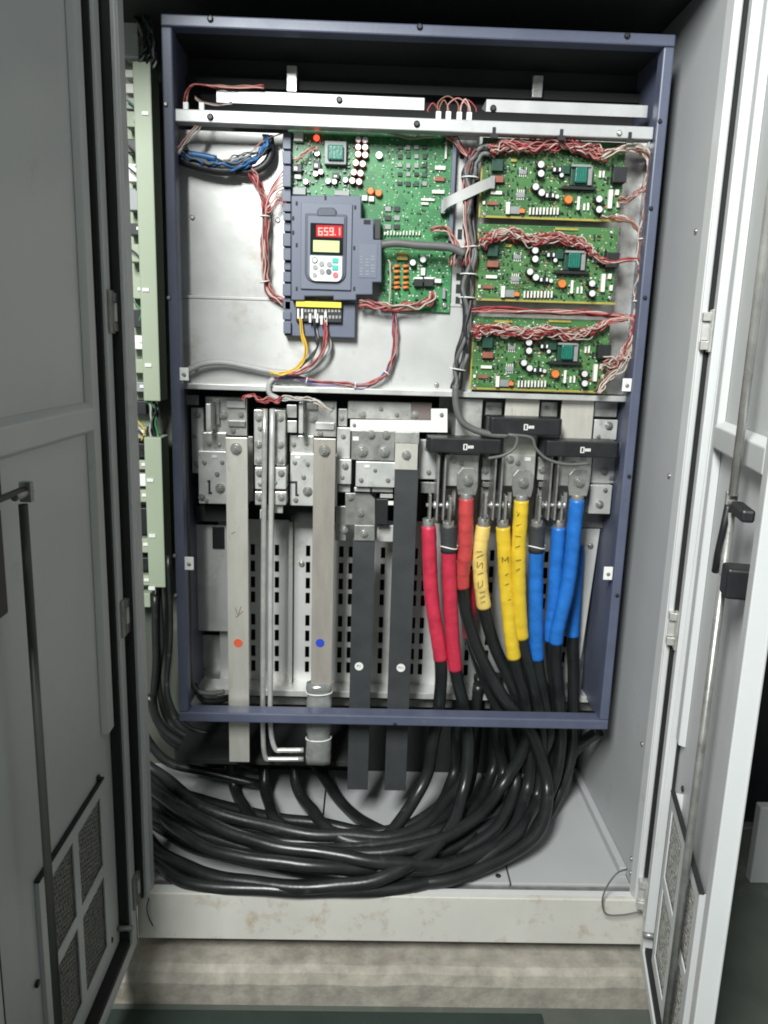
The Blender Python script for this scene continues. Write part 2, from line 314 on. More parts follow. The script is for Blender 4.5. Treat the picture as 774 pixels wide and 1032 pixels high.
def make_door(org, s, d, width, side):
    tf = Matrix(((s[0], d[0], 0, org[0]), (s[1], d[1], 0, org[1]), (0, 0, 1, 0), (0, 0, 0, 1)))
    B = lambda *a: MB(tf).box(*a)
    zb, zt, W = -.42, 1.74, width
    m = B(0, W, -.030, -.026, zb, zt)
    m.box(.014, .042, -.026, 0, zb, zt); m.box(W-.026, W, -.026, 0, zb, zt); m.box(.042, W-.026, -.026, 0, zb, zb+.024); m.box(.042, W-.026, -.026, 0, zt-.024, zt)
    door = m.build('door', DOORGREY, cab, .002); door['label'] = ('left door of the cabinet, open square and dim on its inner face' if side < 0 else 'right door of the cabinet, swung part-way in and brightly lit')
    gd = -.006 if side < 0 else -.020
    g = B(.0425, .0505, -.0255, gd, zb+.025, zt-.025); g.box(W-.038, W-.0265, -.0255, -.004, zb+.025, zt-.025); g.box(.051, W-.0385, -.0255, -.004, zb+.0245, zb+.037); g.box(.001, .013, -.0255, -.003, zb, zt)  # last strip blackens the gap at the hinge edge
    g.build('gasket', GASKET, door)
    def hat(s0, s1, z0, z1, d1=-.013):
        k = MB(tf); k.add([(s0, -.0255, z0), (s0+.008, d1, z0), (s1-.008, d1, z0), (s1, -.0255, z0), (s0, -.0255, z1), (s0+.008, d1, z1), (s1-.008, d1, z1), (s1, -.0255, z1)],
            [(0, 1, 2, 3), (7, 6, 5, 4), (0, 4, 5, 1), (1, 5, 6, 2), (2, 6, 7, 3), (0, 3, 7, 4)]); return k
    hat(.053, .100, .115, zt-.03).build('stiffener', DOORGREY, door, .002)
    k = MB(tf); k.add([(.100, -.0255, .695), (.100, -.008, .705), (.100, -.008, .742), (.100, -.0255, .752), (W-.06, -.0255, .695), (W-.06, -.008, .705), (W-.06, -.008, .742), (W-.06, -.0255, .752)],
        [(0, 1, 2, 3), (7, 6, 5, 4), (0, 4, 5, 1), (1, 5, 6, 2), (2, 6, 7, 3), (0, 3, 7, 4)]); k.build('stiffener', DOORGREY, door, .002)
    RS = .445 if side < 0 else .385; RU = RS+.072 if side < 0 else RS-.002; VO = 0 if side < 0 else .012; VD = 0 if side < 0 else .015
    MB(tf).cyl((RS, .012, -.415), (0, 0, 1), .0065, 1.055, 8).build('lock_rod', RODD if side < 0 else STEELD, door)  # left rods use a darkened steel, their shade held in the colour
    MB(tf).cyl((RU, .012, .665), (0, 0, 1), .0065, 1.06, 8).build('lock_rod', RODD if side < 0 else STEEL, door)
    if side < 0:
        B(RS+.072, RS+.118, -.0258, .018, .512, .650).build('handle', BLACKP, door, .004); B(RS-.012, RS+.10, .004, .014, .654, .662).build('latch', BLACKP, door, .003)
    else:
        h = B(RS+.018, RS+.060, -.0258, .020, .525, .570); h.build('handle', BLACKP, door, .004); B(RS+.014, RS+.085, .000, .018, .642, .660).build('latch', BLACKP, door, .004)
        h = MB(tf); h.tube([(RS-.004, .016, .650), (RS+.002, .020, .615), (RS-.004, .022, .575), (RS-.016, .020, .545)], .0055, 8); h.build('handle_arm', BLACKP, door)
    h = B(RS-.022, RS-.012, .002, .018, .640, .668); h.cyl((RS-.03, .010, .653), (1, 0, 0), .006, .05, 8); h.build('rod_bracket', STEELD, door, .001)
    # vent plate with four openings
    S = [q+VO for q in (.118, .140, .252, .276, .388, .412)]; Z = [-.345, -.318, -.160, -.136, .010, .034]
    v = MB(tf)
    for i in range(5):
        for j in range(5):
            if not (i in (1, 3) and j in (1, 3)): v.box(S[i], S[i+1], -.021+VD, -.0185+VD, Z[j], Z[j+1])
    v.box(S[0], S[0]+.003, -.0255, -.021+VD, Z[0], Z[5]); v.box(S[5]-.003, S[5], -.0255, -.021+VD, Z[0], Z[5])
    v.build('vent_frame', DOORGREY, door)
    B(S[0]-.002, S[5]+.002, -.0255+VD, -.0165+VD, Z[5]+.001, Z[5]+.006).build('vent_shadow_line', GASKET, door, .002)  # black strip standing in for the shadow line along the vent top
    rnd = random.Random(4)
    for i in (1, 3):
        for j in (1, 3):
            w = MB(tf); a0, a1, b0, b1 = S[i]+.001, S[i+1]-.001, Z[j]+.001, Z[j+1]-.001
            na, nb = int((a1-a0)/.0046), int((b1-b0)/.0046)
            for q in range(na):
                x = a0+(q+.5)*(a1-a0)/na; pts = [(x+rnd.uniform(-.0012, .0012), -.0225+VD+(.0008 if (q+r) % 2 else -.0008), b0+(b1-b0)*r/10) for r in range(11)]; w.tube(pts, .0009, 3, 1)
            for q in range(nb):
                z = b0+(q+.5)*(b1-b0)/nb; pts = [(a0+(a1-a0)*r/10, -.0225+VD+(-.0008 if (q+r) % 2 else .0008), z+rnd.uniform(-.0012, .0012)) for r in range(11)]; w.tube(pts, .0009, 3, 1)
            w.build('filter_mesh', MESHM, door)
            B(a0, a1, -.0258+VD, -.0248+VD, b0, b1).build('filter_pad', PADM, door)
    for zz in (.909, .327, -.284):
        hd = .008 if side < 0 else .017; k = B(-.006, .020, -.004, hd, zz-.034, zz-.018); k.box(-.006, .020, -.004, hd, zz+.018, zz+.034); k.box(.010, .036, .0005, .005, zz-.038, zz+.038)
        hb = k.build('hinge', STEELD if side < 0 else STEEL, door, .001)
        MB(tf).box(-.004, .012, -.002, hd-.001, zz-.0165, zz+.0165).build('hinge_pin', WHITEP if side < 0 else ALU, hb)
    for ss, zz in ((.105, -.335), (.13, .045), (.43, -.13), (.43, -.30)):
        bolt(door, 0, 0, 0, 3, 'black', 'screw', pos=tf @ Vector((ss, -.024, zz)), axis=d)
    MB(tf).cyl((.060, -.024, -.345), (0, 1, 0), .006, .03, 8).build('ground_stud', STEELD, door)
    return door
make_door((-.552, -.186), (0, -1, 0), (1, 0, 0), .605, -1)
A = math.radians(13)
make_door((.552, -.186), (-math.sin(A), -math.cos(A), 0), (-math.cos(A), math.sin(A), 0), .500, 1)

# ================================================================== the next bay, seen through the gap on the left
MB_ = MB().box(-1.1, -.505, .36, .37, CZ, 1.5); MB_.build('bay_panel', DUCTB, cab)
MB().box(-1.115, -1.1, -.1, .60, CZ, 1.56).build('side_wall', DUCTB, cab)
d1 = MB().pbox(139, 62, 156.5, 404, .25, .07).build('cable_trunking', DUCT, bevel=.002); tag(d1, 'long pale green cable trunking upright in the gap left of the blue frame', 'trunking', 'trunking in the next bay')
d2 = MB().pbox(147.5, 441, 164.5, 592, .25, .07).build('cable_trunking', DUCT, bevel=.002); tag(d2, 'short pale green cable trunking below the long one, left of the frame', 'trunking', 'trunking in the next bay')
for d, pts in ((d1, ((146, 114), (146.5, 292), (149, 368))), (d2, ((151, 484), (153, 540), (152.5, 593)))):
    for x, y in pts: MB().pbox(x-3, y-1.7, x+3.5, y+1.7, .247, .0028).build('tag', WHITEP, d)
tr = thing('terminal_rail', 'row of small terminal blocks and relays beside the pale green trunking', 'terminal rail', at(135, 740, .33))
MB().pbox(122, 20, 150, 600, .335, .006).build('rail', DUCT, tr)
rnd = random.Random(3)
for i, (y, h, mt) in enumerate(((22, 36, WHITEP), (70, 8, WHITEP), (84, 10, CREAM), (98, 12, FERR), (112, 16, DUCT), (140, 14, BLACKP), (165, 18, WHITEP), (190, 22, FERR), (225, 12, BLACKP), (246, 18, DUCT), (285, 16, DUCT), (312, 18, BLACKP), (338, 14, WHITEP), (362, 14, DUCT), (385, 10, FERR),
        (404, 14, BLACKP), (430, 12, DUCT), (447, 14, BLACKP), (464, 9, DUCT), (478, 12, WHITEP), (494, 12, DUCT), (512, 24, BLACKP), (543, 14, DUCT), (562, 12, BLACKP), (580, 10, DUCT), (598, 14, DUCT))):
    xs = 133+(y-60)*.021
    b = MB().pbox(xs-8, y, xs+7, y+h, .29, .04).build('terminal_block', mt, tr, .002)
    if i % 2 == 0: MB().pbox(xs+1, y+h*.3, xs+6, y+h*.3+3, .2868, .003).build('tag', WHITEP, b)
for i in range(9):
    y0 = rnd.choice((75, 100, 145, 168, 250, 300, 420, 430)); x0 = 132+(y0-60)*.021
    MB().tube(py_(.275, (x0-6, y0), (x0+2, y0+6+rnd.uniform(-3, 3)), (x0+6, y0+14), (x0+3, y0+24)), .0022, 5).build('wire', rnd.choice((WY, WBK, WR, WGN, WBK)), tr)
bundle('control_wires', 'tangle of dark control wires above the long pale green trunking', 'wires', py_(.26, (126, -20), (136, 6), (148, 30), (150, 50), (147, 66)), 9, .016, .003, [WBK, WG, WGL, WBK, WY, DGREEN], 2, .6, seed=5)
bundle('control_wires', 'few wires between the long and the short pale green trunking', 'wires', py_(.275, (150, 398), (154, 412), (153, 425), (156, 446)), 7, .012, .003, [WBK, WBK, WGN, WGL], 2, .5, seed=6)
for i, (pts, r) in enumerate(((((160, 590), (163, 640), (160, 690), (172, 730), (215, 752), (250, 752)), .008), (((156, 600), (157, 660), (156, 715), (175, 750), (240, 765)), .009), (((170, 560), (172, 640), (170, 700), (195, 735), (260, 742)), .006), (((148, 700), (165, 735), (200, 757), (260, 775)), .012), (((140, 730), (165, 765), (205, 778), (262, 790)), .012))):
    simple_cable('bay_cable', ['black cable dropping from the short trunking towards the bus bars', 'thick black cable bending below the short trunking', 'slim black cable against the left frame leg', 'thick black cable running in from the left bay above the shelf', 'lowest thick black cable running in from the left bay'][i], 'cable', py_(.30-.02*i, *pts), r, CABLED, 10, 6, 'cables from the next bay')

# ================================================================== things right of the cabinet
p0 = atz(745, 832, FZ)
post = thing('steel_post', 'black steel post with splayed foot behind the right door', 'post', (p0.x+.02, p0.y, FZ))
MB().box(p0.x-.05, p0.x+.12, p0.y, p0.y+.14, FZ+.012, 2.6).build('column', BLACKP, post, .004)
MB().box(p0.x-.22, p0.x+.6, p0.y-.03, p0.y+.3, FZ, FZ+.012).build('base_plate', STEELD, post, .003)
g = MB(); g.prism([(p0.x+.12, FZ+.012), (p0.x+.26, FZ+.012), (p0.x+.12, FZ+.22)], p0.y+.05, p0.y+.07); g.prism([(p0.x-.05, FZ+.012), (p0.x-.17, FZ+.012), (p0.x-.05, FZ+.22)], p0.y+.05, p0.y+.07); g.build('gusset', BLACKP, post)
q0 = atz(765, 903, FZ)
pn = MB().box(q0.x, q0.x+.5, q0.y+.05, q0.y+.08, FZ, at(770, 814, q0.y+.05).z).build('grey_panel', CABGREY, bevel=.004); tag(pn, 'low pale panel standing on the floor beside the black steel post', 'panel')
# ================================================================== drive unit housing
unit = thing('drive_unit', 'open inverter drive housing with slate blue front frame', 'drive unit', (0, 0, 0))
FW, FH, T = .5, 1.476, .021
MB().box(-FW, FW, 0, .035, FH-.022, FH).build('frame_bar', BLUE, unit, .003)
MB().box(-FW, FW, 0, .040, 0, .024).build('frame_bar', BLUE, unit, .003)
for s in (-1, 1):
    x0, x1 = sorted((s*FW, s*(FW-T))); MB().box(x0, x1, .0005, .034, .0245, FH-.0225).build('frame_bar', BLUE, unit, .003)
    x0, x1 = sorted((s*(FW-.002), s*(FW-.006))); MB().box(x0, x1, .0345, .45, .002, FH-.003).build('side_plate', BLUE, unit)
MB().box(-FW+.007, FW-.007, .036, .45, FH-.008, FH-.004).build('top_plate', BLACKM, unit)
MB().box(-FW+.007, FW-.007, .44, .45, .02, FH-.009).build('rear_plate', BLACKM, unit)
MB().box(-FW+.007, FW-.007, .20, .215, 1.28, FH-.01).build('void_shade_sheet', BLACKM, unit)  # added black sheet, draws the dark void behind the upper rails
for x, y in ((212, 19), (423, 27), (632, 36)): bolt(unit, x, y, -.001, 2.8, 'black', 'screw')
for x, y in ((167, 105), (170, 300), (176, 560), (177, 600), (665, 122), (656, 210), (650, 300), (634, 480), (622, 600), (398, 730)): bolt(unit, x, y, -.001, 2, 'dull' if x < 300 else 'black', 'screw')
# mounting sheets
MB().pbox(181, 136, 476, 302, .095, .004).build('mounting_sheet', PANEL, unit, .001)
ms = MB().pbox(181, 305.5, 478, 394, .082, .004).build('mounting_sheet', PANEL, unit, .001)
MB().pbox(181, 302, 478, 305, .080, .03).build('sheet_fold', PANEL, unit, .001)
MB().pbox(181, 393, 637, 398.5, .062, .03).build('sheet_lip', ALU, unit, .001)
MB().pbox(477, 136, 658, 396, .10, .004).build('mounting_sheet', STEEL, unit)
MB().pbox(456, 141, 476, 318, .083, .006).build('slotted_strip', PANEL, unit, .001)
for y, h in ((157, 3), (236, 5), (279, 3.5), (291, 4.5), (303, 4)): MB().pbox(463.5-(y-157)*.03, y-h, 468-(y-157)*.03, y+h, .0815, .002).build('slot', BLACKM, unit)
for x, y in ((194, 219), (280, 222), (198, 372), (440, 388), (468, 228), (466, 260), (466, 306)): bolt(unit, x, y, .081 if y > 305 or x > 400 else .094, 2.3, 'steel', 'screw')
# rails across the top
r = MB().pbox(176.5, 118.5, 659.5, 131.5, .012, .030).build('cross_rail', RAILM, unit, .002)
for x, y in ((212, 118), (420, 125)): bolt(r, x, y, .011, 3, 'black', 'screw')
for x, y in ((498, 131), (566, 133), (635, 136)):
    MB().pbox(x-1.7, y-3, x+1.7, y+5, .0105, .002).build('keyhole', BLACKM, r); MB().pbox(x-4, y+3.4, x+4, y+8, .0095, .0024).build('keyhole', BLACKM, r)
bolt(r, 624, 134, .011, 2.6, 'steel', 'screw')
for x0, y0, x1, y1, bx in ((218, 94.5, 428, 107, 342), (490, 103, 653, 115.5, 497)):
    k = MB(); a, b, c, d = rect(x0, y0, x1, y1, .06); k.add([(a, .06, c), (b, .06, c), (b, .06, d), (a, .06, d), (a, .13, d+.004), (b, .13, d+.004), (a, .062, c-.001), (b, .062, c-.001), (a, .13, d), (b, .13, d)],
        [(0, 1, 2, 3), (3, 2, 5, 4), (6, 8, 9, 7), (0, 3, 4, 8, 6), (1, 7, 9, 5, 2)]); u = k.build('upper_rail', RAILM, unit, .0015); bolt(u, bx, (y0+y1)/2, .059, 3, 'black', 'screw')
MB().pbox(181, 86, 655, 95, .17, .02).build('rear_rail', BLACKM, unit)  # rail coloured black so it sinks into the shade of the void
for x0, y0, x1, y1 in ((289, 66, 299, 92), (537, 76, 547, 98)): MB().pbox(x0, y0, x1, y1, .15, .012).build('hanger', STEEL, unit, .001)
for i, (x, y) in enumerate(((187, 107), (203, 107.5), (442, 116.5), (452, 116.5), (463, 117), (473, 117.3))): MB().pbox(x-2.6, y-4.5, x+2.6, y+4, .018, .008).build('plug', WHITEP, unit, .001)
# lugs on the frame
for x, y in ((185.5, 377), (632, 388), (613, 578), (190.5, 568)):
    t = MB().pbox(x-4.5, y-6.5, x+4.5, y+6.5, -.004, .004).build('mounting_tab', WHITEP, unit, .001); bolt(t, x, y+.5, -.0045, 2, 'dull', 'screw')
# vented sheets at the back of the lower half, real slots
def vented(x0, x1, y0, y1, Y, cols, rows, mat):
    xs = [at(x0, 610, Y).x]; zc = lambda y: at(400, y, Y).z
    for c in cols: xs += [at(c-2.2, 610, Y).x, at(c+2.2, 610, Y).x]
    xs.append(at(x1, 610, Y).x); zs = [zc(y1)]
    for a, b in reversed(rows): zs += [zc(b), zc(a)]
    zs.append(zc(y0)); k = MB()
    for i in range(len(xs)-1):
        if i % 2 == 0: k.box(xs[i], xs[i+1], Y, Y+.003, zs[0], zs[-1])
        else:
            for j in range(0, len(zs)-1, 2): k.box(xs[i], xs[i+1], Y, Y+.003, zs[j], zs[j+1])
    return k.build('vented_sheet', mat, unit)
ROWS = [(552, 563), (568.5, 579.5), (584.5, 595.5), (599.5, 610.5), (622, 633), (637.5, 648.5), (653.5, 664.5), (668.5, 679.5)]
vented(221, 291, 527, 694, .22, [255, 279], ROWS, PANEL)
vented(296, 600, 525, 692, .215, [310, 343, 352.5, 384.5, 417, 426, 459, 473, 493, 521, 547, 573], ROWS, PANEL)
MB().pbox(290.5, 526, 294.5, 693, .195, .02).build('fold', PANEL, unit, .001)
MB().pbox(196, 529, 233, 636, .19, .003).build('cover_sheet', PANEL, unit, .001); MB().pbox(190, 640, 226, 700, .24, .003).build('cover_sheet', STEEL, unit)
MB().pbox(214, 531, 226, 553, .185, .003).build('rating_plate', BLACKP, unit, .001)
bolt(unit, 304, 568, .213, 3, 'steel', 'screw')
MB().pbox(182, 698, 606, 704, .16, .06).build('shelf', ALU, unit, .001); MB().pbox(182, 705, 606, 712, .20, .05).build('shelf', STEELD, unit)
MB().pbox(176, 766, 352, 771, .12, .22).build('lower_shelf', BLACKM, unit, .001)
MB().pbox(176, 730, 606, 792, .34, .01).build('lower_shade_sheet', BLACKM, unit)  # added black sheet standing in for the darkness under the unit
st = MB().ppoly([(586, 533), (605, 533), (582, 688), (566, 688)], .16, .004).build('side_strip', PANEL, unit, .001)
for x, y in ((595, 550), (584, 664)): bolt(st, x, y, .159, 3, 'steel', 'screw')
MB().pbox(181, 398, 640, 700, .26, .004).build('inner_rear_sheet', BLACKM, unit)  # black sheet draws the dark cavity behind the lower half
# ------------------------------------------------------------------ terminal plates (each a part with its own bolts)
def plate(x0, y0, x1, y1, Y, th, mat, bolts=(), name='terminal_plate', bev=.0015):
    p = MB().pbox(x0, y0, x1, y1, Y, th).build(name, mat, unit, bev)
    for b in bolts: bolt(p, b[0], b[1], Y-.0003, b[2], b[3] if len(b) > 3 else 'steel')
    return p
plate(193, 411, 205.5, 477, .13, .03, ALU, ((199, 418, 3.4, 'dull'), (199, 468, 3.4, 'dull')))
plate(207, 400, 249, 439, .13, .02, STEEL, ((225, 418, 5), (235, 434, 3, 'dull'), (218, 414, 4), (243, 418, 3, 'dull')))
plate(207.5, 407, 212.5, 434, .07, .06, ALU, name='fin'); plate(301, 405, 305.5, 437, .07, .06, ALU, name='fin')
plate(204.5, 436, 228, 454, .12, .03, STEEL); plate(200, 455, 250, 508, .11, .03, ALU, ((222, 492, 5, 'dull'), (203.5, 501, 3.6, 'dull'), (219, 478, 2.6, 'dull')))
MB().ppoly([(209, 484), (212, 484), (212, 496), (213.5, 496), (213.5, 498), (210, 498), (210, 486), (209, 486)], .1085, .0015).build('slot', BLACKM, unit)
MB().ppoly([(283, 485), (299.5, 485), (299.5, 498), (301, 498), (301, 500), (297.5, 500), (297.5, 487), (283, 487)], .1085, .0015).build('slot', BLACKM, unit)
for x0, x1, bx in ((256, 265, 260.5), (271, 287.5, 282.5)):
    plate(x0, 413, x1, 469, .08, .05, STEEL, ((bx, 421, 3.8), (bx, 448, 3.8), (bx, 465, 3.6)))
    plate(x0+1, 471, x1+.7, 493, .07, .06, ALU, ((bx+1, 477, 3.6, 'dull'),)); plate(x0+1, 495.5, x1+.7, 509, .07, .06, STEEL, ((bx+1, 501, 3.8),))
plate(292, 439, 316, 456.5, .12, .03, STEEL); plate(292.5, 457.5, 340, 510, .11, .03, ALU, ((310, 495, 5, 'dull'), (306, 481, 2.5, 'dull'), (333, 503, 3)))
plate(306.5, 404, 339, 440, .12, .02, STEEL, ((315, 421, 5), (334, 410, 3.4), (323, 437, 3, 'dull'), (308, 416, 4)))
plate(339.5, 431, 353, 462, .11, .02, ALU); plate(339.5, 463, 354, 488, .10, .03, ALU, ((348, 470, 3.4, 'dull'),)); plate(341, 412, 350, 429.5, .12, .02, STEEL, ((344, 421, 3),))
plate(350.5, 405, 435, 423, .11, .02, STEEL, ((365, 418, 4), (418, 418, 4))); MB().pbox(414, 405.5, 434.5, 422.5, .1085, .0015).build('insulator_plate', M('smoky_brown_insulator', (.17, .135, .125), .4), unit)
MB().ppoly([(353, 423), (434.5, 424), (434.5, 412), (451, 412), (451, 436), (353, 434.5)], .09, .008).build('insulator_plate', WHITEP, unit, .001)
plate(354, 434, 398, 464, .075, .012, STEELD, ((374, 438, 4.4, 'dull'), (389, 438.5, 4.4, 'dull'), (365, 454.5, 6), (387, 455, 6)))
MB().pbox(355.5, 440, 361.5, 444, .0735, .0012).build('tag', WHITEP, unit)
plate(358.5, 465.5, 398, 491, .07, .05, ALU); plate(421.5, 443, 441, 483, .11, .02, ALU)
p = MB().ppoly([(348, 497), (372, 497), (378, 503), (378, 529), (348, 529)], .10, .008).build('terminal_plate', STEELD, unit, .001)
for x, y, r_ in ((353, 501, 3.8), (363.5, 517, 4)): bolt(p, x, y, .0995, r_, 'dull')
plate(338, 510, 349, 545, .12, .01, STEELD, ((347, 534, 4),)); plate(378.5, 503, 391, 529, .09, .05, BLACKP, name='insulator_block'); plate(380, 529.5, 397, 546, .12, .01, PANEL)
MB().pbox(391.3, 505, 396.5, 509, .0885, .002).build('tag', WHITEP, unit)
for x0, x1 in ((197, 248), (292, 338)): plate(x0, 510, x1, 526, .16, .03, BLACKM, name='insulator_block')
# output side: bars through the sensors and end plates
for i, (x0, x1, c0, c1) in enumerate(((459, 485, 448, 482), (508, 542, 505, 539), (564.5, 597, 561, 596))):
    plate(x0, 402, x1, 462, .085, .008, TIN if i else STEEL, name='output_bar')
    plate(c0, 458, c1, 490, .078, .006, STEEL, ((c0+9, 463, 4, 'dull'), (c0+17, 467, 2.6, 'dull')), name='output_bar')
    MB().pbox(c0+24, 461, c0+30, 464.5, .0765, .0012).build('tag', WHITEP, unit)
plate(486, 461, 504, 484, .11, .01, ALU, ((489, 474, 4),)); plate(542, 461, 560, 484, .11, .01, ALU, ((546, 474, 3.6),)); plate(440, 492, 455, 520, .13, .01, ALU)
plate(598.5, 423, 622, 443, .10, .012, ALU, ((613.5, 429, 4.2),)); plate(597, 446, 621, 487, .11, .012, ALU, ((609, 475, 4.2),)); plate(594, 489, 616, 518, .09, .03, ALU, ((604, 508, 4.2),))
for x0, x1 in ((489, 506), (545, 562)): plate(x0, 405, x1, 420, .12, .01, STEEL)
for x0, x1 in ((484, 504), (541, 560)): plate(x0, 492, x1, 522, .14, .02, ALU)
MB().pbox(440, 400, 625, 530, .16, .004).build('inner_rear_sheet', STEELD, unit)
for i, xc in enumerate((444.5, 501.5, 557.5)):
    for dx in (-3.3, 3.3):
        a = at(xc+dx, 490, .05); MB().box(a.x-.0018, a.x+.0018, .045, .12, at(xc, 524, .05).z, at(xc, 458, .05).z).build('link_fin', STEELD, unit)
    a = at(xc-15, 509, .065); b = at(xc+12, 509, .065); k = MB().cyl(a, b-a, .0045, (b-a).length, 8)
    for f in (.08, .27, .72, .9): k.cyl(a+(b-a)*f, b-a, .0095, .007, 6)
    k.build('through_bolt', STEEL, unit)

rnd = random.Random(17)
for x, y, Y, r_, mt in ((196, 440, .129, 2.4, 'dull'), (211, 447, .119, 2.6, 'dull'), (221, 448, .119, 2.2, 'steel'), (206, 466, .109, 2.4, 'steel'), (224, 466, .109, 2.2, 'dull'), (208, 504, .109, 2.6, 'steel'), (262, 432, .079, 2.4, 'dull'), (277, 432, .079, 2.4, 'dull'), (276, 457, .079, 2, 'dull'), (262, 488, .069, 2.2, 'steel'), (277, 486, .069, 2.4, 'steel'), (296, 448, .119, 2.4, 'dull'), (309, 447, .119, 2.2, 'dull'), (297, 466, .109, 2.4, 'steel'), (310, 468, .109, 2.2, 'dull'), (298, 504, .109, 2.6, 'dull'), (346, 440, .109, 2.4, 'dull'), (345, 481, .099, 2.2, 'steel'),
        (384, 412, .109, 2.2, 'dull'), (400, 418, .109, 2.4, 'dull'), (357, 428.5, .089, 2, 'steel'), (445, 418, .089, 2.2, 'steel'), (364, 484, .069, 2.4, 'dull'), (391, 484, .069, 2.4, 'dull'), (378, 474, .069, 2, 'dull'), (430, 452, .109, 2.4, 'dull'), (432, 476, .109, 2.6, 'dull'), (494, 411, .119, 2.4, 'dull'), (552, 411, .119, 2.4, 'dull'), (492, 500, .139, 3.2, 'steel'), (549, 500, .139, 3.2, 'steel'), (603, 440, .099, 2.2, 'dull'), (602, 455, .109, 2.6, 'steel'), (616, 482, .109, 2.4, 'dull'), (610, 494, .089, 2.4, 'dull')):
    bolt(unit, x, y, Y, r_, mt)
for x0, y0, x1, y1, Y, mt in ((214, 405, 221, 428, .118, STEELD), (228, 404, 247, 411, .122, ALU), (230, 424, 247, 430, .122, STEELD), (289, 408, 299, 421, .10, ALU), (289, 424, 299, 436, .10, STEEL), (318, 426, 337, 433, .112, ALU), (309, 407, 320, 413, .112, STEELD), (267, 509, 285, 517, .085, STEEL), (262, 514, 272, 523, .075, ALU), (357, 491.5, 373, 495.5, .085, ALU), (375, 491.5, 396, 496, .085, STEEL), (383, 498, 396, 502, .095, ALU), (424, 486, 438, 497, .115, STEELD), (486, 486, 503, 491, .12, STEELD), (543, 486, 560, 491, .12, STEELD), (455, 492, 459, 520, .11, STEEL), (511, 496, 515, 522, .11, STEEL), (567, 496, 571, 522, .11, STEEL), (186, 398, 200, 408, .12, STEELD), (250, 440, 255, 505, .11, STEELD), (341, 489, 353, 496, .12, ALU), (599, 405, 622, 420, .11, STEEL)):
    MB().pbox(x0, y0, x1, y1, Y, .012).build('bracket', mt, unit, .001)
for x, y, Y in ((216, 460, .108), (244, 459, .108), (300, 461, .108), (333, 461, .108), (370, 470, .068), (612, 450, .108), (490, 464, .108)): MB().pbox(x-2.6, y-1.3, x+2.6, y+1.3, Y, .0012).build('tag', WHITEP, unit)
# ================================================================== bus bars
def bus(label, x0, x1, y0, y1, Y, th, mat, group='bus bars hanging in front of the vented sheet', xb=None):
    a, b, c, d = rect(x0, y0, x1, y0+60, Y); zb = at((x0+x1)/2, y1, Y).z; zt = at((x0+x1)/2, y0, Y).z
    o = MB().box(a, b, Y, Y+th, zb, zt).build('bus_bar', mat, bevel=.0012); return tag(o, label, 'bus bar', group)
b1 = bus('bare tinned bus bar marked with an orange red dot', 227.5, 249.5, 441, 768, .055, .008, TIN); bolt(b1, 238, 452, .0548, 6)
def dot(px, py, Y, rpx, mat, parent, name='dot_sticker'): return MB().cyl(at(px, py, Y), (0, -1, 0), rpx*mpp(Y), .0008, 20).build(name, mat, parent)
dot(240, 648, .0545, 4.6, REDDOT, b1)
for pts in (((237, 612), (240, 619), (243, 611)), ((238, 622), (245, 616)), ((233, 538), (237, 536))): MB().tube(py_(.0545, *pts), .0007, 4, 3).build('pen_mark', WBR, b1)
b2 = bus('bare tarnished bus bar marked with a blue dot', 315.8, 338, 442, 692, .055, .008, TIN2); bolt(b2, 327, 454, .0548, 6, 'dull'); dot(322.5, 648, .0545, 4.6, BLUEDOT, b2)
a, b, c, d = rect(308, 692, 334, 770, .05)
w = MB(); k = 14; rings = []
for j in range(15):
    z = d+.004+(c-d-.004)*j/14; vs = []
    pinch = .90 if j in (2, 9) else 1.0
    for i in range(k):
        an = 2*math.pi*i/k; rx = (b-a)/2*pinch*(1+.09*noise.noise(Vector((an*1.3, j*.6, 2)))); ry = .017*pinch*(1+.3*noise.noise(Vector((an*1.3, j*.6, 7))))
        ca, sa = math.cos(an), math.sin(an); vs.append(((a+b)/2+rx*math.copysign(abs(ca)**.7, ca), .060+ry*math.copysign(abs(sa)**.7, sa), z))
    rings += vs
w.add(rings, [(j*k+i, j*k+(i+1) % k, (j+1)*k+(i+1) % k, (j+1)*k+i) for j in range(14) for i in range(k)]+[list(range(k-1, -1, -1)), list(range(14*k, 15*k))], True)
wr = w.build('plastic_wrap', WRAP, b2); wr['label'] = 'cloudy plastic wrapped round the bar foot'
for y in (699.5, 746): 
    zc = at(321, y, .045).z; k = MB(); pts = [((a+b)/2+(b-a)/2*1.0*math.cos(t*math.pi/10), .060+.0185*math.sin(t*math.pi/10), zc-.003*abs(math.sin(t*math.pi/20))) for t in range(21)]
    k.tube(pts, .0016, 5, 1); k.build('cable_tie', WHITEP, b2)
b3 = bus('black sleeved bus bar with white disc, nearer the bare bars', 355, 377, 543, 796, .062, .010, SLEEVE)
h3 = MB().pbox(357, 529.5, 377.5, 545, .058, .010).build('bare_end', STEELD, b3, .001); bolt(h3, 367, 537.5, .0578, 4.2)
b4 = bus('black sleeved bus bar with white disc, beside the red cables', 397.3, 420.7, 472, 797, .062, .010, SLEEVE)
h4 = MB().pbox(398, 447, 421, 473.5, .060, .012).build('bare_end', TIN, b4, .001); bolt(h4, 409.5, 458.5, .0598, 4.8); MB().pbox(398.3, 435.5, 422.5, 447, .058, .03).build('bracket', STEEL, b4, .001)
for (x, y, p, tx) in ((361.8, 671.5, b3, 'P1'), (404, 673, b4, 'P(+)')):
    dot(x, y, .0615, 4.6, WHITEP, p, 'disc_label'); text(tx, .0075 if len(tx) > 2 else .010, x, y, .0603, DGREYB, p)
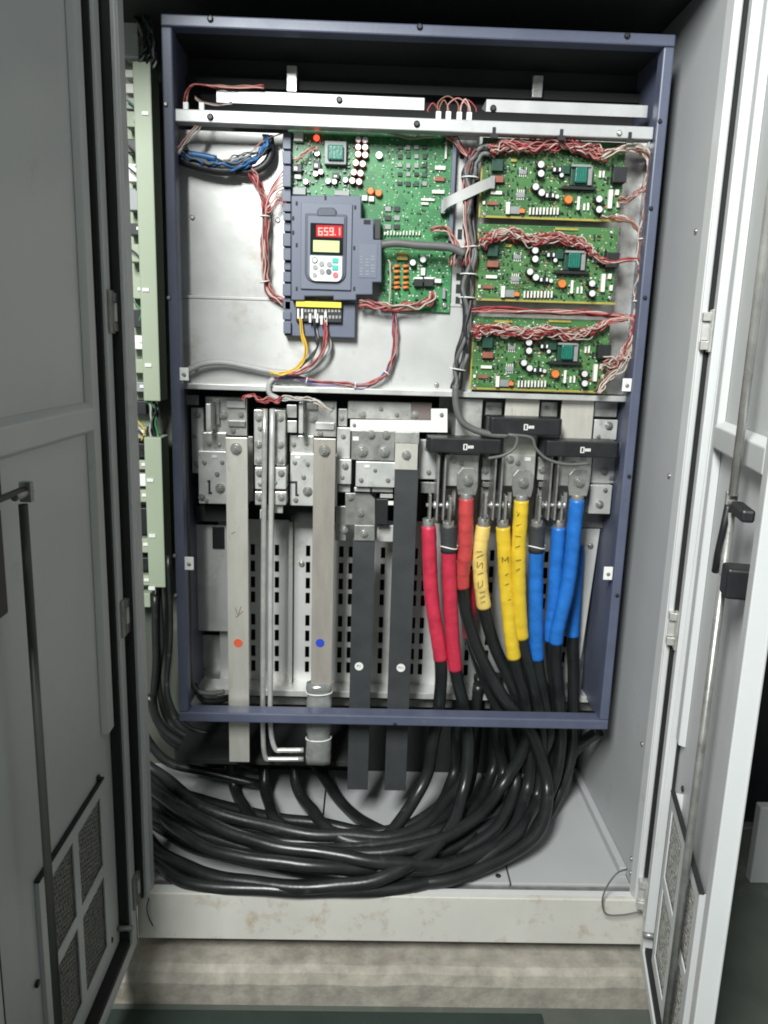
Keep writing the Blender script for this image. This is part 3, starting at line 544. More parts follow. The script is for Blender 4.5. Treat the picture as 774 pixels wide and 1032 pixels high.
for i, (xt, xb, lab) in enumerate(((265.5, 265.5, 'slim grey metal conductor rod just right of the orange dotted bar'), (273, 273, 'slim grey metal conductor rod on the side towards the blue dotted bar'))):
    pts = py_(.06, (xt+1.5, 412), (xt, 560), (xt-.5, 690), (xt-.3-i*0, 742-i*10), (xt+2+i*2, 763-i*9), (xt+9+i*4, 765-i*9), (306, 765-i*9))
    tag(MB().tube(pts, .0062, 8, 5).build('conductor_rod', ALU if i else STEEL), lab, 'conductor', 'slim conductor rods')

# ================================================================== current sensors
def sensor(label, x0, y0, x1, y1, lx, ly):
    Y = .022; a, b, c, d = rect(x0, y0, x1, y1, Y); t = thing('current_sensor', label, 'current sensor', ((a+b)/2, Y+.05, c), 'black current sensors on the output bars')
    ch = .008; MB().add([(x, y, z) for z in (c, d) for x, y in ((a, Y+ch), (a+ch*.7, Y), (b-ch*.7, Y), (b, Y+ch), (b, Y+.075), (a, Y+.075))],
        [(5, 4, 3, 2, 1, 0), (6, 7, 8, 9, 10, 11)]+[(i, (i+1) % 6, (i+1) % 6+6, i+6) for i in range(6)]).build('body', BLACKP, t, .0025)
    def q(x0, y0, x1, y1): MB().pbox(lx+x0, ly+y0, lx+x1, ly+y1, Y-.0008, .0009).build('logo_mark', WHITEP, t)
    q(-5, -3, -4, 3); q(-4, -3, -2, -2.1); q(-4, 2.1, -2, 3); q(-2, -3, -1, 3)
    for k in range(4): q(-.4+k*1.5, -1.4, .7+k*1.5, 1.5)
    return t
sensor('black current sensor over the red phase bar', 431.5, 442, 507, 457, 472, 450.5)
sensor('black current sensor over the yellow phase bar, set highest', 493, 421.5, 567, 438.5, 533, 430.5)
sensor('black current sensor over the blue phase bar by the frame', 549, 445, 625, 461, 590, 453.5)
# ================================================================== circuit boards
def cbox(parent, name, x0, y0, x1, y1, Y, h, mat, bev=.0006): return MB().pbox(x0, y0, x1, y1, Y-h, h).build(name, mat, parent, bev)
def cap(parent, px, py, Y, rpx, h, side=BLACKP, top=CAPTOP):
    p = at(px, py, Y-h); r = rpx*mpp(Y)
    s = MB().cyl((p.x, Y, p.z), (0, -1, 0), r, h-.002, 14).cyl((p.x, Y-h+.002, p.z), (0, -1, 0), r, .002, 14, r*.86).build('capacitor', side, parent)
    MB().cyl((p.x, Y-h+.0002, p.z), (0, -1, 0), r*.84, .0006, 14).build('cap_top', top, s); return s
def scatter(parent, name, x0, y0, x1, y1, Y, n, mat, wr, hr, seed, hh=.003, avoid=()):
    rnd = random.Random(seed); k = MB(); a, b, c, d = rect(x0, y0, x1, y1, Y)
    for i in range(n):
        x, z = rnd.uniform(a, b), rnd.uniform(c, d); w, h = rnd.uniform(*wr), rnd.uniform(*hr)
        if rnd.random() < .5: w, h = h, w
        if rnd.random() < .6: x = round(x/.009)*.009
        if rnd.random() < .6: z = round(z/.007)*.007
        k.box(x-w, x+w, Y-hh*rnd.uniform(.4, 1), Y, z-h, z+h)
    return stuff(k.build(name, mat, parent))
# ---------------------------------------------------------------- control board
YB = .072
ctl = thing('control_board', 'large green control circuit board behind the keypad housing', 'circuit board', at(373, 250, YB))
MB().pbox(290, 131, 456, 250, YB, .0025).build('board', PCB1, ctl)
MB().pbox(454.3, 140, 458.3, 243, YB-.014, .018).build('tray_edge', PLAST, ctl, .001)
cbox(ctl, 'connector', 296, 133, 305, 142, YB, .014, WHITEP); MB().cyl(at(319, 139, YB-.008), (0, -1, 0), .006, .008, 12, .004).build('indicator', REDLAMP, ctl)
k = cbox(ctl, 'transformer', 327, 142, 349, 165.5, YB, .018, FERR, .001); MB().pbox(330, 145.5, 346, 161, YB-.026, .0085).build('coil', TEAL, k, .003)
for x in (331.5, 335, 338.5, 342, 345.5): MB().pbox(x-.35, 145.8, x+.35, 160.8, YB-.0266, .001).build('winding_edge', DGREEN, k)
for x, y in ((361, 140.5), (368, 141), (361, 148), (368, 148.3), (361, 155.3), (368, 156), (358.5, 164), (365.5, 165), (356.5, 173.5), (363.3, 174.5), (355, 182), (361.8, 183)): cap(ctl, x, y, YB, 3.1, .016, CAPRED)
for x, y in ((318, 175), (323.2, 173), (330.5, 182.5), (337, 183), (348, 181.3), (319.5, 154.5), (308, 183)): cap(ctl, x, y, YB, 2.7, .013, CAPRED if x < 325 else BLACKP)
for x0, y0, x1, y1 in ((295, 165.5, 304, 173), (315.5, 162.5, 323, 170), (335, 174, 342, 180)): k = cbox(ctl, 'relay', x0, y0, x1, y1, YB, .014, BLACKP); MB().pbox(x0+1.5, y0+2.5, x0+4.5, y1-1.5, YB-.0146, .0007).build('relay_label', WHITEP, k)
cbox(ctl, 'connector', 295, 189, 308, 196, YB, .012, FERR); cbox(ctl, 'connector', 297, 176, 303, 180, YB, .010, WHITEP); cbox(ctl, 'connector', 337, 192, 352, 197, YB, .014, FERR)
k = MB().cyl(at(382, 157, YB-.006), (0, -1, 0), .0068, .006, 16).build('standoff', STEEL, ctl); MB().cyl(at(382, 157, YB-.0066), (0, -1, 0), .0036, .0007, 10).build('standoff_hole', BLACKM, k)
for x, y in ((373.5, 193), (381.5, 195)): MB().cyl(at(x, y, YB-.007), (0, -1, 0), .0085, .008, 12, .006).build('varistor', ORANGE, ctl)
for x, y in ((367.5, 199.5), (374.3, 200.3)): cbox(ctl, 'relay', x-2.6, y-2.6, x+2.6, y+2.6, YB, .010, WHITEP)
for x0, y0, x1, y1, mt in ((438.5, 167, 449, 171, CREAM), (438, 178, 448, 182.5, BROWN), (435.5, 191.5, 448, 195, CREAM), (424.5, 200, 438, 202.3, CREAM), (424.5, 204, 432, 206.3, CREAM), (448.5, 143, 450.5, 160, CREAM)): cbox(ctl, 'resistor_array', x0, y0, x1, y1, YB, .006, mt)
rnd = random.Random(11)
for i in range(5):
    for j in range(4): cbox(ctl, 'chip', 401+j*8.3+rnd.uniform(-.6, .6), 146+i*9.2, 405.4+j*8.3, 150.6+i*9.2+rnd.uniform(-1, .4), YB, .004, rnd.choice((BLACKP, FERR, FERR, DGREEN)))
for i in range(3):
    for j in range(2): cbox(ctl, 'chip', 388+j*9, 208+i*9, 394+j*9, 213+i*9, YB, .004, BLACKP if (i+j) % 2 else FERR)
for i in range(12): cbox(ctl, 'header_pin', 387+i*3.2, 233+rnd.uniform(-1, 1), 388.3+i*3.2, 237, YB, .008, CREAM)
scatter(ctl, 'small_components', 384, 136, 454, 240, YB, 75, CREAM, (.0006, .0012), (.0010, .0022), 1)
scatter(ctl, 'small_components', 384, 136, 454, 240, YB, 120, BLACKP, (.0008, .0016), (.0012, .003), 2)
scatter(ctl, 'small_components', 293, 140, 356, 196, YB, 70, FERR, (.0008, .0016), (.0012, .003), 3, .008)
scatter(ctl, 'small_components', 293, 140, 356, 196, YB, 50, CREAM, (.0006, .0012), (.0010, .0024), 4, .006)
# ---------------------------------------------------------------- small board
sb = thing('interface_board', 'small green circuit board with orange coils under the control board', 'circuit board', at(420, 314, YB))
MB().pbox(384, 251, 454.5, 314, YB+.002, .0025).build('board', PCB1, sb)
for x, y in ((416, 264.5), (426.3, 261.5)): cap(sb, x, y, YB, 3.3, .018)
cbox(sb, 'connector', 424.5, 270, 428.5, 277.5, YB+.002, .014, WHITEP)
for x0, x1 in ((417.5, 426), (427.5, 437)): k = cbox(sb, 'relay', x0, 280, x1, 288.5, YB+.002, .016, BLACKP); MB().pbox(x0, 279.3, x1, 281, YB-.0148, .0008).build('relay_label', WHITEP, k)
cbox(sb, 'connector', 438.3, 281, 444.8, 285, YB+.002, .014, WHITEP); cbox(sb, 'connector', 445.8, 290, 449, 301, YB+.002, .012, FERR)
for i, y in enumerate((268.5, 274, 280, 285.5, 290)):
    for x in (397, 406): MB().tube([at(x, y, YB-.006), at(x+5.5, y-.6, YB-.006)], .0032, 8, 1).build('coil', ORANGE, sb)
cbox(sb, 'relay', 400, 254, 411, 262, YB+.002, .010, GOLD); bolt(sb, 448, 308, YB+.001, 2.8, 'steel', 'screw')
scatter(sb, 'small_components', 388, 254, 452, 305, YB+.002, 80, CREAM, (.0006, .0012), (.001, .0024), 8); scatter(sb, 'small_components', 388, 254, 452, 305, YB+.002, 50, BLACKP, (.0008, .0016), (.0012, .003), 9, .006)
# ---------------------------------------------------------------- driver boards
YG = .055
def driver_board():
    t = thing('driver_board', 'topmost of three green driver boards, just under the white rail', 'circuit board', at(556, 221, YG), 'green driver boards stacked on the right')
    MB().pbox(484.5, 141, 628, 220.5, YG, .0025).build('board', PCB2, t); MB().pbox(484.5, 219.3, 628, 221.5, YG-.001, .004).build('board_edge', GOLD, t); MB().pbox(484.2, 143, 485.8, 219, YG-.001, .004).build('board_edge', GOLD, t)
    for x, y in ((545.4, 165.6), (545.4, 174.7), (540, 188), (546, 194), (604, 200.5), (604, 211)): cap(t, x, y, YG, 3.5, .020)
    for x, y in ((566, 176.5), (561.5, 198)): cap(t, x, y, YG, 2.2, .012)
    for x0, y0, x1, y1 in ((557, 168, 566, 173.5), (549.5, 194, 559, 199.5)): k = cbox(t, 'diode_block', x0, y0, x1, y1, YG, .012, BLACKP); MB().pbox(x0+1, y0+1, x0+3, y1-1, YG-.0126, .0007).build('band', WHITEP, k); MB().pbox(x1-2.5, y0+1, x1-.8, y1-1, YG-.0126, .0007).build('band', WHITEP, k)
    k = cbox(t, 'transformer', 575.5, 166.5, 597, 187, YG, .016, DGREEN, .001); MB().pbox(580, 168, 592.5, 184, YG-.026, .0105).build('coil', TEAL, k, .003)
    for x in (581.5, 584, 586.5, 589, 591.3): MB().pbox(x-.3, 168.3, x+.3, 183.6, YG-.0266, .001).build('winding_edge', DGREEN, k)
    MB().pbox(576.5, 165.8, 596, 168, YG-.024, .008).build('core', FERR, k); MB().pbox(592.8, 167, 596.8, 186.5, YG-.020, .005).build('core', FERR, k)
    cbox(t, 'heat_sink', 567, 187.3, 601, 190.8, YG, .014, BLACKP); cbox(t, 'relay', 566.5, 167, 574.5, 175, YG, .010, DGREEN)
    MB().cyl(at(572.4, 201.7, YG-.009), (0, -1, 0), .0095, .009, 14, .0075).build('varistor', ORANGE, t); cap(t, 572.8, 201.2, YG, 2.4, .013, ORANGE, M('peach_cap', (.85, .62, .42), .35))
    for x0, y0, x1, y1 in ((523, 169.5, 531, 177), (520.5, 192, 529, 200.5)):
        k = cbox(t, 'chip', x0, y0+1.5, x1, y1-1.5, YG, .005, FERR)
        for i in range(4): MB().pbox(x0+.5+i*2.1, y0-1, x0+1.3+i*2.1, y1+1, YG-.003, .003).build('chip_leg', CREAM, k)
    for n, x0, y0, x1, y1, h, mt in (('resistor_array', 494.5, 192.4, 506, 195.8, .006, CREAM), ('resistor_array', 491, 203, 502, 206.5, .006, BROWN), ('connector', 486.5, 202.5, 489, 206, .006, CREAM), ('connector', 510.3, 203.5, 514, 215.5, .012, CREAM), ('chip', 514.4, 208, 524, 215.5, .008, FERR),
            ('connector', 496, 177, 507.5, 183.5, .012, BROWN), ('connector', 496, 160, 507, 172, .014, DGREEN), ('relay', 618.5, 168, 632, 183.5, .022, BLACKP), ('resistor_array', 613.4, 191, 617.4, 210, .010, CREAM), ('resistor_array', 620.5, 191, 624, 196.5, .008, CREAM), ('resistor_array', 622, 203, 625, 209, .008, CREAM), ('chip', 604, 172, 606, 179, .006, CREAM), ('chip', 607.5, 172, 609.5, 179, .006, CREAM), ('resistor_array', 582, 198, 584.5, 210, .006, CREAM), ('resistor_array', 515, 160, 521, 163, .005, GOLD), ('connector', 524, 210.5, 529, 214.5, .008, ORANGE), ('resistor_array', 588, 205, 590, 212, .005, CREAM), ('resistor_array', 592, 205, 594, 212, .005, CREAM)): cbox(t, n, x0, y0, x1, y1, YG, h, mt)
    for i in range(9): cbox(t, 'header_pin', 533.5+i*3.5, 209, 535.1+i*3.5, 216.3, YG, .008, CREAM)
    for i in range(9): cbox(t, 'header_pin', 534.6+i*3.5, 212.6, 537+i*3.5, 216.6, YG, .003, BLACKP)
    for x0, x1 in ((509, 528), (566, 590)): cbox(t, 'bus_strip', x0, 143, x1, 145.5, YG, .003, GOLD)
    MB().cyl(at(582, 210.5, YG-.006), (0, -1, 0), .004, .006, 10, .003).build('indicator', CREAM, t)
    for x, y in ((488, 146), (624, 148), (488, 216), (622, 217)): bolt(t, x, y, YG-.0005, 2.2, 'steel', 'screw')
    scatter(t, 'small_components', 488, 148, 624, 217, YG, 70, CREAM, (.0006, .0012), (.001, .0024), 21); scatter(t, 'small_components', 488, 148, 624, 217, YG, 230, BLACKP, (.0008, .0016), (.0012, .003), 22, .005); scatter(t, 'small_components', 488, 148, 624, 217, YG, 40, ORANGE, (.0006, .001), (.001, .002), 23); scatter(t, 'small_components', 488, 148, 624, 217, YG, 60, DGREEN, (.001, .002), (.0015, .0035), 24, .006)
    return t
g1 = driver_board()
def copy_tree(o, parent=None):
    c = o.copy(); COL.objects.link(c); ROOTLOC[c.name] = Vector(c.location) if c.type == 'EMPTY' else Vector((0, 0, 0))
    if parent is not None:
        c.parent = parent; c.matrix_parent_inverse = o.matrix_parent_inverse.copy()
    for ch in o.children: copy_tree(ch, c)
    return c
z1 = at(545.4, 174.7, YG).z
for (yy, lab) in ((260.0, 'middle one of three green driver boards on the right'), (351.5, 'lowest of three green driver boards, above the current sensors')):
    g = copy_tree(g1); xx = 545.4-(yy-174.7)*.062; g.location.z += at(xx, yy, YG).z-z1; g['label'] = lab; ROOTLOC[g.name] = Vector(g.location)
    dy = yy-174.7
    scatter(g, 'small_components', 488-dy*.062, 148+dy, 622-dy*.062, 214+dy, YG, 60, CREAM, (.0006, .0012), (.001, .0024), int(yy)); scatter(g, 'small_components', 488-dy*.062, 148+dy, 622-dy*.062, 214+dy, YG, 60, BROWN, (.0007, .0013), (.001, .003), int(yy)+1, .005)

# ================================================================== keypad housing
K = thing('keypad_housing', 'blue grey plastic keypad housing with red digit display and yellow terminal strip', 'control panel', at(325, 338, .07))
cl = MB(); 
for i, (y0, y1, dx) in enumerate(((133, 150, 1), (152, 165, 2), (167, 188, 1), (190, 203, 2.5), (205, 213, 0), (215, 222, 0), (224, 233, -1), (235, 248, 1), (250, 262, 0), (264, 272, -1), (274, 284, 0), (286, 298, 1), (300, 312, 0), (314, 322, 1), (324, 336, 0))):
    cl.pbox(285.5-dx*.6, y0, 293, y1, .055-.006*(i % 3), .03)
cl.build('clip_column', PLAST, K, .001); MB().pbox(287, 133, 294, 337, .068, .01).build('clip_rail', PLASTD, K)
MB().pbox(286.5, 304, 358, 339.5, .055, .02).build('lower_base', PLAST, K, .002)
Y1 = .030
MB().ppoly([(293.5, 197), (364, 197), (364, 220), (376.5, 220), (376.5, 241.5), (384.5, 241.5), (384.5, 284.5), (375.5, 284.5), (375.5, 297), (359, 297), (359, 302.5), (336, 302.5), (336, 298.5), (307, 298.5), (307, 302.5), (293.5, 302.5)], Y1, .03).build('cover', PLAST, K, .002)
MB().pbox(377, 221, 383.5, 241, Y1+.012, .02).build('socket', BLACKP, K, .001)
cv = MB().pbox(303, 204.5, 354.5, 292, Y1-.005, .006).build('raised_panel', PLASTL, K, .0015)
MB().pbox(361.5, 246, 380, 280, Y1-.001, .0015).build('label_panel', PLASTL, K, .0005)
for i in range(7):
    for x0, w in ((363, 2.2), (368.5, 3), (374, 3.5)): 
        if (i*3+int(x0)) % 4: MB().pbox(x0, 258+i*3, x0+w, 258.7+i*3, Y1-.0016, .0007).build('printed_mark', GREYB, K)
for x, y in ((299, 205), (358, 209), (357, 250), (357, 291), (299, 291), (299, 247), (328, 199.5), (295.5, 220), (295.5, 234.5)): MB().pbox(x-1, y-2, x+1, y+2, Y1-.0008, .001).build('vent_hole', BLACKM, K)
MB().pbox(366.5, 221.5, 373.5, 226, Y1-.0008, .001).build('vent_hole', BLACKM, K)
kp = MB(); a, b, c, d = rect(307.3, 215.5, 349, 284.5, Y1-.009)
def rrect(a, b, c, d, r1, r2, n=6):
    pts = []
    for (cx, cz, r, a0) in ((b-r1, d-r1, r1, 0), (a+r1, d-r1, r1, 90), (a+r2, c+r2, r2, 180), (b-r2, c+r2, r2, 270)):
        for i in range(n+1): t = math.radians(a0+90*i/n); pts.append((cx+r*math.cos(t), cz+r*math.sin(t)))
    return pts
kp.prism(rrect(a, b, c, d, .003, .020), Y1-.009, Y1-.004); kp = kp.build('keypad', PLASTD, K, .001)
a, b, c, d = rect(310, 218, 346.6, 283, Y1-.012); MB().prism(rrect(a, b, c, d, .002, .017), Y1-.012, Y1-.0088).build('keypad_face', PLASTL, kp, .0008)
MB().pbox(312.6, 225, 346, 256.8, Y1-.0135, .002).build('screen', SCREENB, kp, .0006)
MB().pbox(318.5, 227, 345, 239, Y1-.0141, .001).build('display_window', LEDGLOW, kp)
MB().pbox(315.6, 242.4, 342, 254, Y1-.0141, .001).build('lcd', LCD, kp)
a, b, c, d = rect(312.3, 258, 344.5, 283.5, Y1-.0135); MB().prism(rrect(a, b, c, d, .001, .012), Y1-.0135, Y1-.0118).build('key_overlay', WHITEK, kp, .0005)
MB().ppoly([(319.5, 218), (319.5, 212), (322, 209), (336, 209), (339, 212), (339, 218)], Y1-.010, .008).build('release_tab', PLASTD, kp, .002)
# digits 659.1
SEG = {'6': 'acdefg', '5': 'acdfg', '9': 'abcdfg', '1': 'bc'}
def digit(ch, x0, x1, y0, y1):
    k = MB(); w = 1.1; ym = (y0+y1)/2; Y = Y1-.0150
    R = dict(a=(x0, y0, x1, y0+w), g=(x0, ym-w/2, x1, ym+w/2), d=(x0, y1-w, x1, y1), f=(x0, y0+.2, x0+w, ym-.1), e=(x0, ym+.1, x0+w, y1-.2), b=(x1-w, y0+.2, x1, ym-.1), c=(x1-w, ym+.1, x1, y1-.2))
    for i, s in enumerate(SEG[ch]): a, b, c, d = rect(*R[s], Y); k.box(a, b, Y-.00002*i, Y+.0006, c, d)
    k.build('digit', LED, kp)
for ch, x0, x1 in (('6', 320.6, 325.2), ('5', 326.5, 330.7), ('9', 332, 336.3), ('1', 338.8, 342.8)): digit(ch, x0, x1, 229.3, 237.2)
MB().pbox(337.2, 236, 338.3, 237.2, Y1-.0150, .0006).build('digit', LED, kp)
for zx, zy, r, mt in ((240, 466, 19, DGREYB), (243, 512, 16, GREYB), (285, 490, 17, GREYB), (287, 540, 17, GREYB), (335, 493, 17, GREYB), (331, 541, 18, DGREYB), (240, 562, 14, GREYB), (375, 563, 18, REDB)):
    MB().cyl(at(280+zx*.155, 190+zy*.155, Y1-.0136), (0, -1, 0), r*.155*mpp(.02), .002, 14).build('key', mt, kp, .0004)
for zx, zy in ((374, 468), (373, 515)): MB().pbox(280+(zx-20)*.155, 190+(zy-17)*.155, 280+(zx+20)*.155, 190+(zy+17)*.155, Y1-.0156, .0022).build('key', TEALB, kp, .001)
MB().cyl(at(317.2, 262.2, Y1-.0157), (0, -1, 0), .0045, .0005, 12).build('key_ring', WHITEK, kp)
# terminal strip
MB().pbox(298.3, 304, 344, 309.8, .036, .03).build('terminal_cover', YELLOWP, K, .001)
tb = MB().pbox(298.3, 310.2, 344.5, 324.5, .044, .02).build('terminal_strip', BLACKP, K, .001)
for r_, y0 in enumerate((311.5, 318)):
    for i in range(13): MB().pbox(300+i*3.4+r_*.8, y0, 302+i*3.4+r_*.8, y0+3, .0432, .001).build('terminal_screw', STEELD, tb)
for x in (300.5, 304.5): MB().pbox(x-.9, 311, x+.9, 321, .038, .004).build('ferrule', WHITEP, tb)
for x, y in ((312.5, 316), (318, 312), (319.5, 316), (324, 318), (328, 314), (328.5, 320)): MB().pbox(x-1.1, y, x+1.1, y+9, .038, .004).build('ferrule', WHITEP, tb)
# ================================================================== wiring in the upper half
BR = [WR, WP, WW, WP, WBR]; PK = [WR, WP, WW, WP, WR]
bundle('board_wires', 'twisted red and white wires along the top of the topmost driver board', 'wires', py_(.035, (494, 153), (501, 149), (515, 145.5), (530, 148), (545, 147), (562, 144), (578, 146), (592, 151), (606, 157)), 30, .0112, .0013, PK, 9, .9, seed=31, group='wire braids on the driver boards')
bundle('board_wires', 'twisted red and white wires across the middle driver board', 'wires', py_(.035, (486, 249), (493, 241), (502, 236.5), (516, 235.5), (530, 241), (542, 243), (556, 239.5), (572, 242), (585, 244), (594, 250), (600, 258), (612, 264), (630, 262.5), (646, 261)), 30, .0112, .0013, PK, 10, .9, seed=32, group='wire braids on the driver boards', spread=lambda f: 1 if f < .62 else max(.3, 1-(f-.62)*3))
bundle('board_wires', 'twisted red and white wires across the lowest driver board', 'wires', py_(.035, (477, 338), (485, 333), (495, 331.5), (512, 334), (528, 336.5), (542, 335.5), (556, 333.6), (572, 337), (586, 337), (600, 332), (613, 325), (628, 321), (640, 320)), 28, .0108, .0013, PK, 9, .9, seed=33, group='wire braids on the driver boards', spread=lambda f: 1 if f < .66 else max(.35, 1-(f-.66)*3))
bundle('board_wires', 'straight run of red and white wires between middle and lowest driver boards', 'wires', py_(.04, (470, 311), (490, 312), (527, 313.5), (571, 315.5), (600, 317), (622, 321), (640, 320)), 9, .007, .0016, PK, 4, .5, seed=34, group='wire braids on the driver boards')
bundle('wire_loom', 'red and white wire loom running down beside the right frame leg', 'wires', py_(.03, (605, 158), (620, 152), (638, 150), (651, 154), (655.5, 168), (653, 195), (650, 222), (648, 250), (645.5, 275), (643.5, 300), (641, 320), (638, 340), (631, 358), (622, 372), (608, 384), (602, 396)), 10, .0085, .0016, BR, 5, .7, seed=35, sub=6, ties=(.45, .62))
bundle('wire_loom', 'loose red and white wires spreading at the right end of the lowest driver board', 'wires', py_(.03, (640, 320), (643, 338), (634, 352), (627, 362), (618, 366), (607, 366)), 9, .014, .0016, BR, 3, .9, seed=36)
bundle('branch_wires', 'few pale wires branching to the right edge of the topmost driver board', 'wires', py_(.035, (623, 203), (632, 202), (640, 197), (648, 190), (653, 182)), 5, .007, .0016, BR, 2, .9, seed=37)
bundle('branch_wires', 'few pale wires curving at the lower right of the topmost driver board', 'wires', py_(.04, (606, 217), (618, 219), (632, 222), (642, 229), (648, 246)), 5, .005, .0016, BR, 2, .9, seed=38)
tk = bundle('trunk_loom', 'thick grey cable loom running down between control board and driver boards', 'cable loom', py_(.045, (492, 152), (481, 155), (475, 168), (473, 190), (472, 230), (473, 262), (470.5, 300), (467, 345), (461, 372), (458.5, 392)), 6, .012, .0052, [WG, WG, WBK, WG, WBK], 2, .5, seed=39, ties=(.3, .52, .6, .68, .9))
bundle('trunk_loom', '', '', py_(.036, (478, 150), (474, 170), (471, 200), (471, 240), (469, 268)), 6, .011, .0016, [WR, WP, WBR, WW, WR], 3, .8, seed=40, root=tk)
tag(MB().tube(py_(.03, (459, 388), (459.5, 408), (465, 424), (478, 433), (496, 438), (512, 438.5)), .0075, 10, 6).build('sensor_cable', WG), 'grey cable bending from the loom to the black current sensors', 'cable')
tag(MB().tube(py_(.012, (512, 438), (521, 441), (518, 452), (507, 459), (492, 462)), .0035, 8, 6).build('sensor_cable', WG), 'thin grey lead curling to the red phase current sensor', 'cable')
tag(MB().tube(py_(.012, (512, 438), (535, 441), (540, 452), (552, 463), (572, 468), (594, 467)), .0035, 8, 6).build('sensor_cable', WG), 'thin grey lead sagging to the blue phase current sensor', 'cable')
tag(MB().tube(py_(.028, (384, 246.5), (400, 245), (420, 247), (440, 248), (456, 250), (468, 256)), .0085, 10, 6).build('sheathed_cable', WG), 'dark grey sheathed cable crossing the control board from the keypad housing', 'cable')
bundle('plug_wires', 'pink wires gathered at the lower right end of the control board', 'wires', py_(.045, (434, 232), (446, 230), (455, 238), (460, 252), (456, 268)), 7, .008, .0015, PK, 2, .9, seed=41)
bundle('bottom_loom', 'red and white wires along the bottom edge of the small board', 'wires', py_(.05, (362, 306), (375, 307), (392, 310), (408, 309), (424, 307), (434, 303), (436, 294)), 10, .0075, .0017, [WR, WR, WP, WW], 3, .8, seed=42)
bundle('bottom_loom', 'dark red wires dropping from the small board to the keypad side', 'wires', py_(.05, (392, 309), (393, 285), (393, 268), (391, 262)), 2, .0018, .0016, [WBR, WW], 1, .3, seed=43)
bundle('violet_loom', 'violet and red wires looping under the control board to the lower sheet edge', 'wires', py_(.062, (397.5, 314), (398, 332), (397.5, 352), (393, 370), (383, 382), (366, 388.5), (345, 387), (318, 385), (298, 381), (283, 381), (273, 387)), 8, .0058, .0016, [WV, WR, WP, WV, WBLUE], 5, .5, seed=44, ties=(.35, .55, .75))
tag(MB().tube(py_(.055, (276, 381), (271, 388), (272, 397), (281, 402)), .006, 8, 6).build('sheathed_cable', WGL), 'short pale grey sheath bending over the lower sheet edge', 'cable')
bundle('red_tails', 'short red wire tails tucked under the lower sheet edge', 'wires', py_(.05, (244, 404), (248, 399.5), (256, 399), (262, 403.5), (272, 403), (281, 405), (283, 400)), 5, .005, .0016, [WR, WP, WR], 3, .9, seed=45)
bundle('silver_tails', 'bunch of pale stripped wire ends above the blue dotted bus bar', 'wires', py_(.05, (284, 402), (296, 402), (312, 402), (322, 406), (334, 416)), 6, .006, .0018, [WGL, WW, WGL], 2, .9, seed=46)
# keypad wires
bundle('yellow_wires', 'ochre control wires dropping from the terminal strip', 'wires', py_(.040, (302.5, 320), (304, 336), (308, 352), (304, 366), (294, 374), (282, 377), (272, 375)), 4, .0042, .0018, [WY, WY, WY], 2, .4, seed=47)
bundle('red_control_wires', 'red and white control wires dropping from the terminal strip', 'wires', py_(.040, (327, 324), (328, 338), (326, 351), (317, 364), (304, 374), (290, 377)), 6, .0055, .0017, [WR, WP, WR, WW], 2, .5, seed=48)
bundle('dark_control_wires', 'black and grey wires between ochre and red ones under the terminal strip', 'wires', py_(.044, (317, 322), (319, 336), (320, 348), (314, 360), (302, 371)), 4, .004, .0018, [WBK, WGL, WBK], 1, .5, seed=49)
tag(MB().tube(py_(.058, (330, 336), (333, 350), (325, 364), (310, 374), (296, 378)), .0035, 8, 6).build('sheathed_cable', WGL), 'thin pale grey cable curving right of the red control wires', 'cable')
tag(MB().tube(py_(.058, (188, 374), (204, 367), (224, 365), (248, 369), (272, 374), (292, 376)), .0068, 10, 6).build('sheathed_cable', WGL), 'grey sheathed cable from the left frame tab to the control wires', 'cable')
# left looms
bundle('left_loom', 'red and white wire loom curving down the cream sheet left of the keypad', 'wires', py_(.065, (222, 170), (236, 165), (248, 168), (257, 179), (263, 192), (267, 208), (266.5, 235), (266, 262), (267, 284), (274, 298), (288, 307)), 11, .0085, .0017, PK, 5, .6, seed=50, ties=(.55, .8))
fan = thing('fan_wires', 'pink wires fanning from the left loom to the keypad clips', 'wires', at(266, 210, .06))
for i in range(10):
    y1 = 163+i*5.6; MB().tube(py_(.058, (267, 222+i*.8), (268, 206+i), (272+rnd.uniform(0, 3), 190+i*2.3+rnd.uniform(-3, 3)), (281, (y1+196)/2-1), (292, y1)), .0016, 5).build('wire', [WR, WP, WW, WP][i % 4], fan)
tag(MB().tube(py_(.06, (178, 160), (190, 164), (206, 169), (222, 172), (238, 172)), .0105, 10, 6).build('sheathed_cable', WBK), 'thick black sheath entering at the upper left of the cream sheet', 'cable')
bundle('sheath_wires', 'bunch of dark and pale wires over the thick black sheath at the upper left', 'wires', py_(.050, (180, 152), (192, 158), (208, 163), (222, 165), (240, 165), (254, 160)), 11, .0085, .0026, [WBK, WG, WBLUE, WBK, WGL, WG], 3, .8, seed=61)
tag(MB().tube(py_(.048, (190, 155), (203, 157), (218, 160)), .0068, 10, 6).build('blue_sleeve', WBLUE), 'short blue taped sleeve at the left end of the black sheaths', 'cable sleeve')
bundle('blue_wires', 'bunch of blue wires rising towards the top left of the control board', 'wires', py_(.053, (232, 168), (246, 167), (258, 161), (266, 152), (269, 144), (270, 136)), 8, .0075, .0030, [WBLUE, WBLUE, WBK], 2, .7, seed=62)
tag(MB().tube(py_(.066, (236, 172), (252, 173), (266, 167), (273, 155), (272, 137)), .0085, 10, 6).build('sheathed_cable', WBK), 'black cable curving up beside the bunch of blue wires', 'cable')
bundle('pale_wires', 'pale wires across the sheaths by the bunch of blue wires', 'wires', py_(.045, (222, 166), (236, 160), (248, 156), (260, 152)), 5, .007, .0016, [WGL, WG, WW], 2, .8, seed=52)
